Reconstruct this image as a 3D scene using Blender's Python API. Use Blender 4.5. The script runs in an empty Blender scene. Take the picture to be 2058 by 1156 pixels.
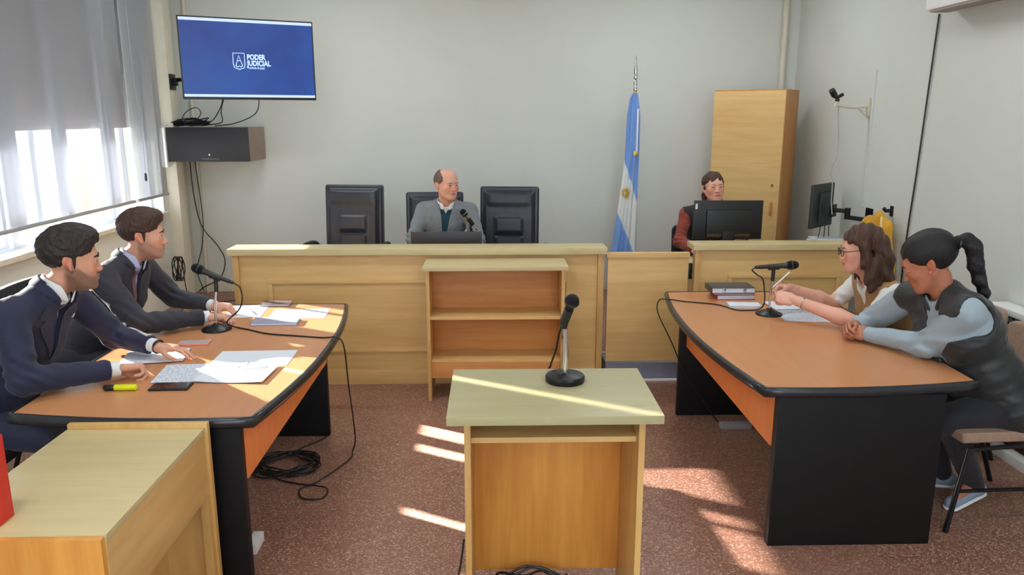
import bpy, bmesh, math, random
import numpy as np
from mathutils import Vector, Matrix
from mathutils.bvhtree import BVHTree
PI = math.pi
random.seed(7)
SC = bpy.context.scene
COL = SC.collection

# ------------------------------------------------------------------ camera, sky, sun, added fill lamps, exposure
pitch, yaw = math.radians(12.5), math.atan(39/1550*math.cos(math.radians(12.5)))
cd = bpy.data.cameras.new('camera'); cam = bpy.data.objects.new('camera', cd); COL.objects.link(cam)
cam.location = (0, 0, 1.85); cam.rotation_euler = (PI/2-pitch, 0, -yaw)
cd.sensor_width = 36; cd.lens = 36*1550/2058; cd.clip_start = 0.05
SC.camera = cam

W = bpy.data.worlds.new('World'); SC.world = W; W.use_nodes = True
wn = W.node_tree.nodes; wl = W.node_tree.links
wn['Background'].inputs['Color'].default_value = (0.80, 0.90, 1.0, 1)
wn['Background'].inputs['Strength'].default_value = 2.2

SUN_AZ, SUN_EL = math.radians(29.2), math.radians(19.2)
sd = bpy.data.lights.new('sun', 'SUN'); sun = bpy.data.objects.new('sun', sd); COL.objects.link(sun)
sun_dir = Vector((math.cos(SUN_AZ)*math.cos(SUN_EL), -math.sin(SUN_AZ)*math.cos(SUN_EL), -math.sin(SUN_EL)))
sun.rotation_euler = sun_dir.to_track_quat('-Z', 'Y').to_euler()
sd.energy = 80.0; sd.angle = math.radians(0.6); sd.color = (1.0, 0.95, 0.88)

def area(name, loc, rot, sx, sy, power, color):
    l = bpy.data.lights.new(name, 'AREA'); l.shape = 'RECTANGLE'; l.size = sx; l.size_y = sy
    l.energy = power; l.color = color
    o = bpy.data.objects.new(name, l); COL.objects.link(o); o.location = loc; o.rotation_euler = rot
    return o
ADDED_LAMPS = [(-1.5, -1.4), (1.5, -1.4), (-1.5, 1.2), (1.5, 1.2), (-1.5, 3.9), (1.5, 3.9), (-1.5, 6.3), (1.5, 6.3)]
for i, (lx, ly) in enumerate(ADDED_LAMPS):
    area('added_overhead_fill', (lx, ly, 3.30), (0, 0, 0), 1.15, 0.25, 15, (0.90, 0.96, 1.0))  # overhead fill light, added out of view to brighten the room
# rear fill lamp, added behind the camera; then the left window's sky portal
area('added_rear_fill', (0, -3.4, 1.9), (-PI/2, 0, 0), 4.2, 1.9, 1250, (0.90, 0.96, 1.0))
po = area('window_daylight', (-3.22, 5.4, 1.95), (0, -PI/2, 0), 1.9, 3.4, 10, (1, 1, 1))
po.data.cycles.is_portal = True

SC.view_settings.view_transform = 'Standard'; SC.view_settings.look = 'None'
SC.view_settings.gamma = 1; SC.view_settings.exposure = 0.42
SC.view_settings.use_curve_mapping = False
SC.cycles.use_denoising = True
SC.cycles.max_bounces = 10; SC.cycles.diffuse_bounces = 6; SC.cycles.transparent_max_bounces = 16
SC.cycles.sample_clamp_indirect = 6

# ------------------------------------------------------------------ materials
def lin(c):
    return tuple((x/12.92 if x <= 0.04045 else ((x+0.055)/1.055)**2.4) for x in [v/255 for v in c]) + (1.0,)
def nodemat(name):
    m = bpy.data.materials.new(name); m.use_nodes = True
    return m, m.node_tree.nodes, m.node_tree.links, m.node_tree.nodes['Principled BSDF']
def tc(N, L, scale=(1, 1, 1), kind='Object', rot=(0, 0, 0)):
    t = N.new('ShaderNodeTexCoord'); mp = N.new('ShaderNodeMapping')
    mp.inputs['Scale'].default_value = scale; mp.inputs['Rotation'].default_value = rot
    L.new(t.outputs[kind], mp.inputs['Vector']); return mp.outputs['Vector']
def noise(N, L, vec, scale, detail=3, rough=0.5):
    n = N.new('ShaderNodeTexNoise'); n.inputs['Scale'].default_value = scale
    n.inputs['Detail'].default_value = detail; n.inputs['Roughness'].default_value = rough
    L.new(vec, n.inputs['Vector']); return n.outputs['Fac']
def ramp(N, L, fac, stops):
    r = N.new('ShaderNodeValToRGB'); e = r.color_ramp.elements
    while len(e) < len(stops): e.new(0.5)
    for i, (p, c) in enumerate(stops): e[i].position = p; e[i].color = c
    L.new(fac, r.inputs['Fac']); return r.outputs['Color']
def bump(N, L, b, h, strength=0.2, dist=0.01):
    n = N.new('ShaderNodeBump'); n.inputs['Strength'].default_value = strength
    n.inputs['Distance'].default_value = dist
    L.new(h, n.inputs['Height']); L.new(n.outputs['Normal'], b.inputs['Normal'])
def mix(N, L, fac, a, b):
    m = N.new('ShaderNodeMix'); m.data_type = 'RGBA'
    for sock, v in ((m.inputs[0], fac), (m.inputs[6], a), (m.inputs[7], b)):
        if isinstance(v, (tuple, float, int)): sock.default_value = v
        else: L.new(v, sock)
    return m.outputs[2]
def plain(name, c, rough=0.5, metal=0.0, var=0.06, vs=12, bmp=0.0, bs=200, spec=None, coat=0.0, sheen=0.0):
    m, N, L, b = nodemat(name)
    base = lin(c); v = tc(N, L)
    f = noise(N, L, v, vs)
    L.new(ramp(N, L, f, [(0.3, tuple(x*(1-var) for x in base[:3])+(1,)), (0.7, tuple(min(1, x*(1+var)) for x in base[:3])+(1,))]), b.inputs['Base Color'])
    b.inputs['Roughness'].default_value = rough; b.inputs['Metallic'].default_value = metal
    if spec is not None: b.inputs['Specular IOR Level'].default_value = spec
    if coat: b.inputs['Coat Weight'].default_value = coat
    if sheen: b.inputs['Sheen Weight'].default_value = sheen
    if bmp: bump(N, L, b, noise(N, L, v, bs, 2), bmp, 0.004)
    return m
def wood(name, c1, c2, knot, axis='x', rough=0.45, scale=1.0):
    m, N, L, b = nodemat(name)
    s = {'x': (1.2, 14, 14), 'y': (14, 1.2, 14), 'z': (14, 14, 1.2)}[axis]
    v = tc(N, L, tuple(q*scale for q in s))
    f1 = noise(N, L, v, 1.6, 6, 0.6)
    s2 = {'x': (0.8, 4, 4), 'y': (4, 0.8, 4), 'z': (4, 4, 0.8)}[axis]
    v2 = tc(N, L, s2)
    f2 = noise(N, L, v2, 1.1, 2, 0.4)
    a = N.new('ShaderNodeMath'); a.operation = 'ADD'
    mu = N.new('ShaderNodeMath'); mu.operation = 'MULTIPLY'; mu.inputs[1].default_value = 0.55
    L.new(f1, mu.inputs[0]); m2 = N.new('ShaderNodeMath'); m2.operation = 'MULTIPLY'; m2.inputs[1].default_value = 0.45
    L.new(f2, m2.inputs[0]); L.new(mu.outputs[0], a.inputs[0]); L.new(m2.outputs[0], a.inputs[1])
    c = ramp(N, L, a.outputs[0], [(0.34, lin(c2)), (0.5, tuple((x+y)/2 for x, y in zip(lin(c1), lin(c2)))), (0.66, lin(c1))])
    # knots
    vk = N.new('ShaderNodeTexVoronoi'); vk.inputs['Scale'].default_value = 1.15
    L.new(tc(N, L, {'x': (1, 2.2, 2.2), 'y': (2.2, 1, 2.2), 'z': (2.2, 2.2, 1)}[axis]), vk.inputs['Vector'])
    kf = ramp(N, L, vk.outputs['Distance'], [(0.015, (1, 1, 1, 1)), (0.05, (0, 0, 0, 1))])
    c = mix(N, L, kf, c, lin(knot))
    L.new(c, b.inputs['Base Color']); b.inputs['Roughness'].default_value = rough
    bump(N, L, b, f1, 0.08, 0.002)
    return m

M = {}
M['birch_x'] = wood('birch_board_x', (226, 190, 128), (204, 162, 100), (150, 98, 52), 'x')
M['birch_y'] = wood('birch_board_y', (216, 180, 118), (192, 150, 88), (140, 88, 44), 'y')
M['birch_z'] = wood('birch_board_z', (216, 176, 110), (186, 142, 80), (130, 80, 40), 'z')
M['birch_top'] = wood('birch_top', (208, 192, 146), (194, 176, 128), (180, 158, 108), 'x', 0.35)
M['green_top'] = wood('pale_green_top', (178, 172, 132), (166, 158, 116), (160, 148, 106), 'x', 0.35)
M['birch_warm'] = wood('birch_warm', (212, 150, 84), (182, 114, 56), (130, 74, 34), 'x')
M['pine'] = wood('pine_panel', (222, 158, 72), (190, 116, 44), (120, 56, 22), 'z')
M['laminate'] = wood('table_laminate', (200, 142, 98), (192, 132, 88), (192, 132, 88), 'y', 0.28)
M['orange'] = wood('orange_panel', (232, 138, 70), (218, 120, 56), (218, 120, 56), 'z', 0.4)
M['edge'] = plain('black_rubber_edge', (26, 30, 36), 0.28, 0, 0.1, spec=0.6)
M['blackpanel'] = plain('black_laminate', (11, 11, 13), 0.5, spec=0.3)
M['wall'] = plain('painted_wall', (212, 216, 211), 0.75, 0, 0.025, 1.3, 0.06, 60)
M['ceil'] = plain('painted_ceiling', (236, 236, 230), 0.85, 0, 0.02, 2)
M['cream'] = plain('cream_paint', (214, 210, 194), 0.5, 0, 0.03)
M['white'] = plain('white_enamel', (236, 238, 238), 0.35, 0, 0.02)
M['alu'] = plain('white_aluminium', (196, 206, 220), 0.35, 0.1, 0.02)
M['chrome'] = plain('chrome', (205, 205, 208), 0.16, 1.0, 0.02)
M['brass'] = plain('brass', (196, 160, 84), 0.3, 1.0, 0.05)
M['blk'] = plain('black_plastic', (20, 20, 22), 0.42, 0, 0.1)
M['blk2'] = plain('dark_grey_plastic', (44, 46, 48), 0.5, 0, 0.1)
M['blkmetal'] = plain('black_metal', (22, 23, 26), 0.35, 0.4, 0.1)
M['mesh'] = plain('microphone_mesh', (34, 34, 38), 0.4, 0.8, 0.2, 500, 0.9, 900)
M['cable'] = plain('black_cable', (16, 15, 16), 0.45, 0, 0.1)
M['wcable'] = plain('grey_cable', (170, 172, 170), 0.5, 0, 0.05)
M['leather'] = plain('black_leather', (40, 43, 54), 0.34, 0, 0.15, 20, 0.25, 260, spec=0.5)
M['paper'] = plain('white_paper', (216, 223, 233), 0.7, 0, 0.02, 30)
M['brownpad'] = plain('brown_upholstery', (150, 122, 104), 0.85, 0, 0.1, 60, 0.3, 500)
M['blackpad'] = plain('black_upholstery', (26, 27, 31), 0.85, 0, 0.1, 60, 0.3, 500)
M['red'] = plain('red_board', (205, 34, 26), 0.45, 0, 0.05)
M['yellow'] = plain('yellow_plastic', (216, 226, 20), 0.4, 0, 0.04)
M['glass_dark'] = plain('phone_glass', (14, 15, 18), 0.1, 0, 0.05, coat=1.0)
M['riser'] = plain('grey_blue_riser', (136, 140, 158), 0.6, 0, 0.05)
M['concrete'] = plain('outside_concrete', (70, 68, 61), 0.9, 0, 0.05, 0.8)

# terrazzo floor
m, N, L, b = nodemat('terrazzo'); M['floor'] = m
v = tc(N, L)
vo = N.new('ShaderNodeTexVoronoi'); vo.inputs['Scale'].default_value = 150; L.new(v, vo.inputs['Vector'])
sep = N.new('ShaderNodeSeparateColor'); L.new(vo.outputs['Color'], sep.inputs['Color'])
chips = ramp(N, L, sep.outputs['Red'], [(0.0, lin((116, 80, 68))), (0.45, lin((134, 95, 80))), (0.66, lin((148, 108, 92))), (0.84, lin((168, 132, 112))), (0.95, lin((192, 164, 142))), (1.0, lin((112, 76, 64)))])
big = noise(N, L, v, 1.1, 3)
chips = mix(N, L, ramp(N, L, big, [(0.35, (0, 0, 0, 1)), (0.7, (0.35, 0.35, 0.35, 1))]), chips, lin((150, 104, 84)))
L.new(chips, b.inputs['Base Color']); b.inputs['Roughness'].default_value = 0.42
b.inputs['Specular IOR Level'].default_value = 0.45

# glass and screen-fabric blind
m, N, L, b = nodemat('window_glass'); M['glass'] = m
N.remove(b); out = N['Material Output']
tr = N.new('ShaderNodeBsdfTransparent'); gl = N.new('ShaderNodeBsdfGlossy'); gl.inputs['Roughness'].default_value = 0.02
mx = N.new('ShaderNodeMixShader'); mx.inputs[0].default_value = 0.05
L.new(tr.outputs[0], mx.inputs[1]); L.new(gl.outputs[0], mx.inputs[2]); L.new(mx.outputs[0], out.inputs['Surface'])
def blind_mat(name, through, col, tcol):
    m, N, L, b = nodemat(name); N.remove(b); out = N['Material Output']
    tr = N.new('ShaderNodeBsdfTransparent'); tr.inputs['Color'].default_value = tcol
    di = N.new('ShaderNodeBsdfDiffuse'); di.inputs['Color'].default_value = lin(col)
    tl = N.new('ShaderNodeBsdfTranslucent'); tl.inputs['Color'].default_value = lin(col)
    a = N.new('ShaderNodeMixShader'); a.inputs[0].default_value = 0.015
    L.new(di.outputs[0], a.inputs[1]); L.new(tl.outputs[0], a.inputs[2])
    q = N.new('ShaderNodeMixShader'); q.inputs[0].default_value = through
    L.new(a.outputs[0], q.inputs[1]); L.new(tr.outputs[0], q.inputs[2]); L.new(q.outputs[0], out.inputs['Surface'])
    return m
M['blind'] = blind_mat('screen_fabric', 0.26, (156, 158, 166), (1, 1, 1, 1))

# ------------------------------------------------------------------ object helpers
def link(o, parent=None):
    COL.objects.link(o)
    if parent is not None: o.parent = parent
    return o
def tag(o, label=None, cat=None, group=None, kind=None):
    if label: o['label'] = label
    if cat: o['category'] = cat
    if group: o['group'] = group
    if kind: o['kind'] = kind
    return o
def thing(name, label, cat, loc=(0, 0, 0), rz=0, group=None):
    o = bpy.data.objects.new(name, None); o.empty_display_size = 0.05
    link(o); o.location = loc; o.rotation_euler = (0, 0, rz)
    return tag(o, label, cat, group)
def mesh_obj(name, verts, faces, mats, parent=None, smooth=True, angle=35, mi=None, loc=None):
    me = bpy.data.meshes.new(name)
    me.from_pydata([tuple(map(float, v)) for v in verts] if not isinstance(verts, np.ndarray) else verts.tolist(), [], faces if isinstance(faces, list) else faces.tolist())
    for m in (mats if isinstance(mats, (list, tuple)) else [mats]): me.materials.append(m)
    if mi is not None: me.polygons.foreach_set('material_index', mi)
    if smooth:
        me.polygons.foreach_set('use_smooth', [True]*len(me.polygons))
        if angle: me.set_sharp_from_angle(angle=math.radians(angle))
    me.update()
    o = bpy.data.objects.new(name, me); link(o, parent)
    if loc is not None: o.location = loc
    return o
def spline(pts, n=8, closed=False):
    P = [Vector(p) for p in pts]; out = []
    m = len(P)
    rng = range(m if closed else m-1)
    for i in rng:
        p1, p2 = P[i], P[(i+1) % m]
        p0 = P[(i-1) % m] if (closed or i > 0) else p1*2-p2
        p3 = P[(i+2) % m] if (closed or i+2 < m) else p2*2-p1
        for k in range(n):
            t = k/n
            out.append(0.5*((2*p1)+(p2-p0)*t+(2*p0-5*p1+4*p2-p3)*t*t+(3*p1-p0-3*p2+p3)*t**3))
    if not closed: out.append(P[-1])
    return out
class MB:
    def __init__(s): s.v = []; s.f = []; s.mi = []
    def add(s, vs, fs, mi=0):
        o = len(s.v); s.v += [tuple(v) for v in vs]; s.f += [tuple(i+o for i in f) for f in fs]; s.mi += [mi]*len(fs); return s
    def bm(s, bm, mi=0, mat=None):
        bm.verts.ensure_lookup_table()
        for i, v in enumerate(bm.verts): v.index = i
        vs = [(mat @ v.co) if mat else v.co.copy() for v in bm.verts]
        s.add(vs, [[v.index for v in f.verts] for f in bm.faces], mi); bm.free(); return s
    def box(s, x0, x1, y0, y1, z0, z1, bev=0.0, seg=2, mi=0, mat=None):
        bm = bmesh.new(); bmesh.ops.create_cube(bm, size=1)
        for v in bm.verts:
            v.co = Vector(((x0+x1)/2+v.co.x*(x1-x0), (y0+y1)/2+v.co.y*(y1-y0), (z0+z1)/2+v.co.z*(z1-z0)))
        if bev: bmesh.ops.bevel(bm, geom=bm.edges[:], offset=bev, segments=seg, profile=0.7, affect='EDGES')
        return s.bm(bm, mi, mat)
    def tube(s, pts, r, n=10, closed=False, mi=0, cap=True, rs=None):
        P = [Vector(p) for p in pts]; m = len(P); vs = []; fs = []
        up = None
        for i, p in enumerate(P):
            if closed: t = (P[(i+1) % m]-P[i-1])
            else: t = (P[min(i+1, m-1)]-P[max(i-1, 0)])
            t = t.normalized() if t.length > 1e-9 else Vector((0, 0, 1))
            if up is None: up = Vector((0, 0, 1)) if abs(t.z) < 0.9 else Vector((1, 0, 0))
            a = t.cross(up)
            if a.length < 1e-6: a = t.orthogonal()
            a.normalize(); bb = t.cross(a).normalized(); up = bb*-1 if False else a.cross(t).normalized()
            rr = rs[i] if rs else r
            for k in range(n):
                an = 2*PI*k/n; vs.append(p+(a*math.cos(an)+up*math.sin(an))*rr)
        for i in range(m if closed else m-1):
            for k in range(n):
                j = (i+1) % m; fs.append((i*n+k, i*n+(k+1) % n, j*n+(k+1) % n, j*n+k))
        if cap and not closed:
            fs.append(tuple(range(n))[::-1]); fs.append(tuple((m-1)*n+k for k in range(n)))
        return s.add(vs, fs, mi)
    def lathe(s, prof, n=32, mat=None, mi=0):
        vs = []; fs = []; m = len(prof)
        for r, z in prof:
            for k in range(n):
                a = 2*PI*k/n; v = Vector((r*math.cos(a), r*math.sin(a), z)); vs.append(mat @ v if mat else v)
        for i in range(m-1):
            for k in range(n): fs.append((i*n+k, i*n+(k+1) % n, (i+1)*n+(k+1) % n, (i+1)*n+k))
        fs.append(tuple(range(n))[::-1]); fs.append(tuple((m-1)*n+k for k in range(n)))
        return s.add(vs, fs, mi)
    def prism(s, poly, z0, z1, mat=None, mi=0, bev=0.0):
        bm = bmesh.new(); vs = [bm.verts.new((x, y, z0)) for x, y in poly]; f = bm.faces.new(vs)
        r = bmesh.ops.extrude_face_region(bm, geom=[f])
        bmesh.ops.translate(bm, vec=(0, 0, z1-z0), verts=[g for g in r['geom'] if isinstance(g, bmesh.types.BMVert)])
        bmesh.ops.recalc_face_normals(bm, faces=bm.faces[:])
        if bev: bmesh.ops.bevel(bm, geom=bm.edges[:], offset=bev, segments=2, affect='EDGES')
        return s.bm(bm, mi, mat)
    def build(s, name, mats, parent=None, smooth=True, angle=35):
        return mesh_obj(name, s.v, s.f, mats, parent, smooth, angle, s.mi)
def box(name, mat, x0, x1, y0, y1, z0, z1, parent=None, bev=0.002):
    return MB().box(x0, x1, y0, y1, z0, z1, bev).build(name, mat, parent)
def tubeo(name, mat, pts, r, parent=None, sm=8, closed=False, n=8):
    return MB().tube(spline(pts, sm, closed) if sm else pts, r, n, closed).build(name, mat, parent)
def struct(o): o['kind'] = 'structure'; return o
def text_mesh(name, s, size, mat, parent, matrix, extr=0.0005, bold=0.0, align='LEFT'):
    cu = bpy.data.curves.new('t', 'FONT'); cu.body = s; cu.size = size; cu.extrude = extr; cu.offset = bold; cu.align_x = align
    cu.resolution_u = 3
    to = bpy.data.objects.new('t', cu); COL.objects.link(to)
    bpy.context.view_layer.update()
    me = bpy.data.meshes.new_from_object(to.evaluated_get(bpy.context.evaluated_depsgraph_get()))
    bpy.data.objects.remove(to); me.name = name; me.materials.clear(); me.materials.append(mat)
    me.transform(matrix)
    o = bpy.data.objects.new(name, me); link(o, parent); return o
def copy_tree(o, parent=None):
    c = o.copy(); COL.objects.link(c)
    if parent is not None: c.parent = parent
    for ch in [q for q in COL.objects if q.parent == o]: copy_tree(ch, c)
    return c

# ------------------------------------------------------------------ room shell
XL, XR, YB, YF, ZC = -3.0, 2.95, 7.7, -3.5, 3.35
struct(box('floor', M['floor'], XL-0.3, XR+0.15, YF-0.15, YB+0.15, -0.1, 0, bev=0))
struct(box('ceiling', M['ceil'], XL-0.3, XR+0.15, YF-0.15, YB+0.15, ZC, ZC+0.1, bev=0))
struct(box('wall_back', M['wall'], XL-0.3, XR+0.15, YB, YB+0.15, 0, ZC, bev=0))
struct(box('wall_right', M['wall'], XR, XR+0.15, YF, YB, 0, ZC, bev=0))
w = MB()
w.box(XL-0.3, XR+0.15, YF-0.15, YF, 0, 0.9); w.box(XL-0.3, XR+0.15, YF-0.15, YF, 2.9, ZC); w.box(XL-0.3, -2.15, YF-0.15, YF, 0.9, 2.9); w.box(2.15, XR+0.15, YF-0.15, YF, 0.9, 2.9)
struct(w.build('wall_front', M['wall'], smooth=False))
w = MB()
for x in (-2.15, -0.72, 0.68, 2.11): w.box(x, x+0.04, YF-0.1, YF-0.06, 0.9, 2.9)
w.box(-2.15, 2.15, YF-0.1, YF-0.06, 0.9, 0.94); w.box(-2.15, 2.15, YF-0.1, YF-0.06, 2.86, 2.9)
struct(w.build('added_rear_window', M['alu'], smooth=False))  # unseen rear window frame, added to go with the rear fill lamp
WY0, WY1, WZ0, WZ1 = 3.60, 7.10, 1.00, 2.9
w = MB()
w.box(XL-0.28, XL, YF, YB, 0, WZ0); w.box(XL-0.28, XL, YF, YB, WZ1, ZC)
w.box(XL-0.28, XL, YF, WY0, WZ0, WZ1); w.box(XL-0.28, XL, WY1, YB, WZ0, WZ1)
struct(w.build('wall_left', M['wall'], smooth=False))
struct(box('ground_outside', M['concrete'], -200, XL-0.3, -150, 150, -0.35, -0.3, bev=0))
# window: sill, frame with opened casements, glass
win = MB()
win.box(XL-0.26, XL+0.05, WY0, WY1, WZ0-0.03, WZ0+0.006, 0.004)
struct(win.build('trim_1', M['cream']))
wr = bpy.data.objects.new('window_1', None); link(wr); wr.location = (XL-0.12, WY0, WZ0); struct(wr)
fm = MB()
LY = WY1-WY0; LZ = WZ1-WZ0
fm.box(-0.03, 0.03, 0, LY, 0, 0.02, 0.004); fm.box(-0.03, 0.03, 0, LY, LZ-0.05, LZ, 0.004)
fm.box(-0.03, 0.03, 0, 0.05, 0, LZ, 0.004); fm.box(-0.03, 0.03, LY-0.05, LY, 0, LZ, 0.004)
for y, hw in ((4.08, 0.03), (5.08, 0.09), (5.72, 0.035), (6.46, 0.05)): fm.box(-0.03, 0.03, y-WY0-hw, y-WY0+hw, 0.02, LZ-0.05, 0.004)
fm.build('window_frame', M['alu'], wr)
def sash(y0, y1, z0, z1, ang):
    g = MB(); wd = y1-y0
    for a in ((0, 0.035, z0, z1), (wd-0.035, wd, z0, z1), (0.035, wd-0.035, z0, z0+0.025), (0.035, wd-0.035, z1-0.04, z1)):
        g.box(-0.015, 0.015, a[0], a[1], a[2], a[3], 0.003)
    o = g.build('window_sash', M['alu'], wr); o.location = (0.0 if ang == 0 else -0.03, y0-WY0, 0); o.rotation_euler = (0, 0, ang)
    p = MB().add([(0, 0.03, z0+0.03), (0, wd-0.03, z0+0.03), (0, wd-0.03, z1-0.03), (0, 0.03, z1-0.03)], [(0, 1, 2, 3)]).build('window_pane', M['glass'], o, smooth=False)
for (y0, y1, an) in ((3.65, 4.03, 0), (4.13, 4.97, 0), (5.19, 5.67, 0.25), (5.77, 6.40, 0), (6.53, 7.04, 0.25)):
    sash(y0, y1, 0.02, LZ-0.06, an)
# outside roller shutter lowered part-way in front of the far panes
sh = MB()
z = 1.755
while z < WZ1:
    sh.box(XL-0.24, XL-0.225, 4.485, WY1-0.01, z, z+0.050, 0.003); sh.box(XL-0.24, XL-0.225, WY0+0.01, 4.445, z, z+0.050, 0.003); z += 0.048
struct(sh.build('window_2', plain('shutter_slats', (176, 176, 178), 0.6)))
# screen blinds
def blind(y0, y1, label, zb=1.165):
    t = thing('roller_blind', label, 'blind', (XL+0.045, y0, 0), 0, 'grey roller blinds on the window')
    g = MB(); n = 24
    vs = []; fs = []
    for i in range(n+1):
        zz = zb+(2.98-zb)*i/n
        for y in (0, (y1-y0)/2, y1-y0): vs.append((0, y, zz))
    for i in range(n):
        for k in range(2): a = i*3+k; fs.append((a, a+1, a+4, a+3))
    g.add(vs, fs); g.build('fabric', M['blind'], t, angle=0)
    MB().tube([(0, 0, zb), (0, y1-y0, zb)], 0.014, 12).build('bottom_bar', plain('bar_grey', (150, 152, 158), 0.4), t)
    MB().tube([(0, 0, 3.0), (0, y1-y0, 3.0)], 0.03, 16).build('roller_tube', M['alu'], t)
    return t
blind(6.50, 7.11, 'narrow grey screen blind nearest the back wall, beside the television')
blind(4.48, 6.44, 'wide grey screen blind behind the two seated men in suits')
blind(3.43, 4.445, 'grey screen blind out of sight to the left of the men in suits')
t = thing('blind_cord', 'thin cord with a small weight hanging in front of the far window pane', 'cord', (XL+0.085, 6.6, 1.36))
tubeo('cord', M['wcable'], [(0, 0, 0.02), (0.004, 0.004, 0.3), (-0.004, -0.03, 0.8), (0, -0.05, 1.6)], 0.0022, t)
MB().lathe([(0.003, 0.03), (0.009, 0.025), (0.011, -0.03), (0.006, -0.04)], 12).build('cord_weight', M['blk2'], t)
# conduits / trims in the corners
def cyl(name, mat, p0, p1, r, parent=None, n=12): return MB().tube([p0, p1], r, n).build(name, mat, parent)
struct(box('trim_2', M['cream'], XL, XL+0.10, 7.22, 7.36, 0, ZC, bev=0.004))
struct(cyl('trim_3', M['cream'], (XL+0.03, 7.50, 0), (XL+0.03, 7.50, ZC), 0.022))
struct(cyl('trim_4', M['cream'], (XL+0.12, YB-0.03, 0), (XL+0.12, YB-0.03, ZC), 0.018))
struct(cyl('trim_5', M['cream'], (2.80, YB-0.035, 0), (2.80, YB-0.035, ZC), 0.03))
struct(box('trim_6', M['wall'], XR-0.012, XR, 6.055, 6.08, 1.15, 2.20, bev=0.003))
struct(box('baseboard_back', M['cream'], XL, XR, YB-0.015, YB, 0.12, 0.2))
struct(box('baseboard_right', plain('brown_skirting', (118, 84, 72), 0.5), XR-0.02, XR, YF, YB, 0, 0.10))
struct(box('baseboard_left', M['cream'], XL, XL+0.015, YF, YB, 0, 0.08))
# low white cable duct along the foot of the right wall
struct(box('trim_7', M['white'], 2.80, 2.87, 0.5, 5.15, 0.0, 0.055, bev=0.006))
# raised platform behind the judges' counter
struct(box('trim_8', M['riser'], XL, XR, 5.50, 5.52, 0, 0.119, bev=0.002))
struct(box('trim_9', M['floor'], XL, XR, 5.52, YB, 0, 0.12, bev=0.0))
struct(box('trim_10', M['alu'], XL, XR, 5.485, 5.52, 0.12, 0.132, bev=0.003))
struct(box('trim_12', M['riser'], 0.80, 1.36, 5.262, 5.48, 0.0, 0.125, bev=0.004))
struct(box('trim_11', M['white'], 0.70, 1.40, 5.222, 5.25, 0.0, 0.012, bev=0.002))
# ceiling fittings out of view, added as housings for the overhead fill lamps
for lx, ly in ADDED_LAMPS:
    t = thing('added_ceiling_fitting', 'white ceiling fitting added for fill light on the %s side, %s' % ('window' if lx < 0 else 'cabinet', {-1.4: 'at the far rear', 1.2: 'above the foreground desk', 3.9: 'over the tables', 6.3: 'over the long counter'}[ly]), 'lamp', (lx, ly, ZC), 0, 'added ceiling fittings')
    box('housing', M['white'], -0.62, 0.62, -0.15, 0.15, -0.035, 0, t, 0.005)
# ================================================================== figures: small signed-distance modeller
V3 = lambda *a: np.array(a, dtype=float)
def nz(v): v = np.asarray(v, float); return v/np.linalg.norm(v)
class SDF:
    def __init__(s, lo, hi, h):
        s.h = h; s.lo = np.array(lo, float); s.n = np.ceil((np.array(hi)-s.lo)/h).astype(int)+1
        s.d = np.full(s.n, 1.0, np.float32)
    def sub(s, lo, hi):
        a = np.clip(np.floor((np.array(lo)-s.lo)/s.h).astype(int), 0, s.n-1); b = np.clip(np.ceil((np.array(hi)-s.lo)/s.h).astype(int)+1, 1, s.n)
        if np.any(b <= a): return None, None
        g = np.meshgrid(*[s.lo[i]+s.h*np.arange(a[i], b[i]) for i in range(3)], indexing='ij')
        return (slice(a[0], b[0]), slice(a[1], b[1]), slice(a[2], b[2])), np.stack(g, -1).astype(np.float32)
    def put(s, prim, k=0.01, op='u'):
        fn, lo, hi = prim; pad = 2.5*k+2.5*s.h
        sl, P = s.sub(np.array(lo)-pad, np.array(hi)+pad)
        if sl is None: return s
        a = s.d[sl]; b = fn(P).astype(np.float32)
        if op == 'u':
            h = np.maximum(k-np.abs(a-b), 0)/k; s.d[sl] = np.minimum(a, b)-h*h*k*0.25
        else:
            b = -b; h = np.maximum(k-np.abs(a-b), 0)/k; s.d[sl] = np.maximum(a, b)+h*h*k*0.25
        return s
    def cut(s, prim, k=0.006): return s.put(prim, k, 's')
    def field(s, fn):
        ix = np.nonzero(np.abs(s.d) < 0.03)
        P = (np.stack(ix, -1)*s.h+s.lo).astype(np.float32); s.d[ix] += fn(P).astype(np.float32); return s
    def mesh(s):
        d = s.d; d[0] = d[-1] = 1; d[:, 0] = d[:, -1] = 1; d[:, :, 0] = d[:, :, -1] = 1
        ins = d < 0; nx, ny, nz_ = d.shape; idx = {}
        cells = []; pos = []; quads = []
        strd = np.array([ny*nz_, nz_, 1])
        for ax in range(3):
            A = [slice(None)]*3; Bq = [slice(None)]*3; A[ax] = slice(0, -1); Bq[ax] = slice(1, None)
            cr = np.argwhere(ins[tuple(A)] != ins[tuple(Bq)])
            if len(cr) == 0: continue
            c2 = cr.copy(); c2[:, ax] += 1
            da = d[tuple(cr.T)]; db = d[tuple(c2.T)]; t = da/(da-db)
            p = cr.astype(float); p[:, ax] += t
            o1, o2 = [(ax+1) % 3, (ax+2) % 3]
            q = []
            for (u, v) in ((0, 0), (-1, 0), (-1, -1), (0, -1)):
                c = cr.copy(); c[:, o1] += u; c[:, o2] += v
                key = c @ strd; q.append(key); cells.append(key); pos.append(p)
            q = np.stack(q, 1); flip = da > 0
            q[flip] = q[flip][:, ::-1]; quads.append(q)
        key = np.concatenate(cells); P = np.concatenate(pos)
        u, inv = np.unique(key, return_inverse=True)
        cnt = np.bincount(inv)[:, None]
        V = np.stack([np.bincount(inv, P[:, i]) for i in range(3)], 1)/cnt
        Q = np.searchsorted(u, np.concatenate(quads))
        return V*s.h+s.lo, Q
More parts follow.
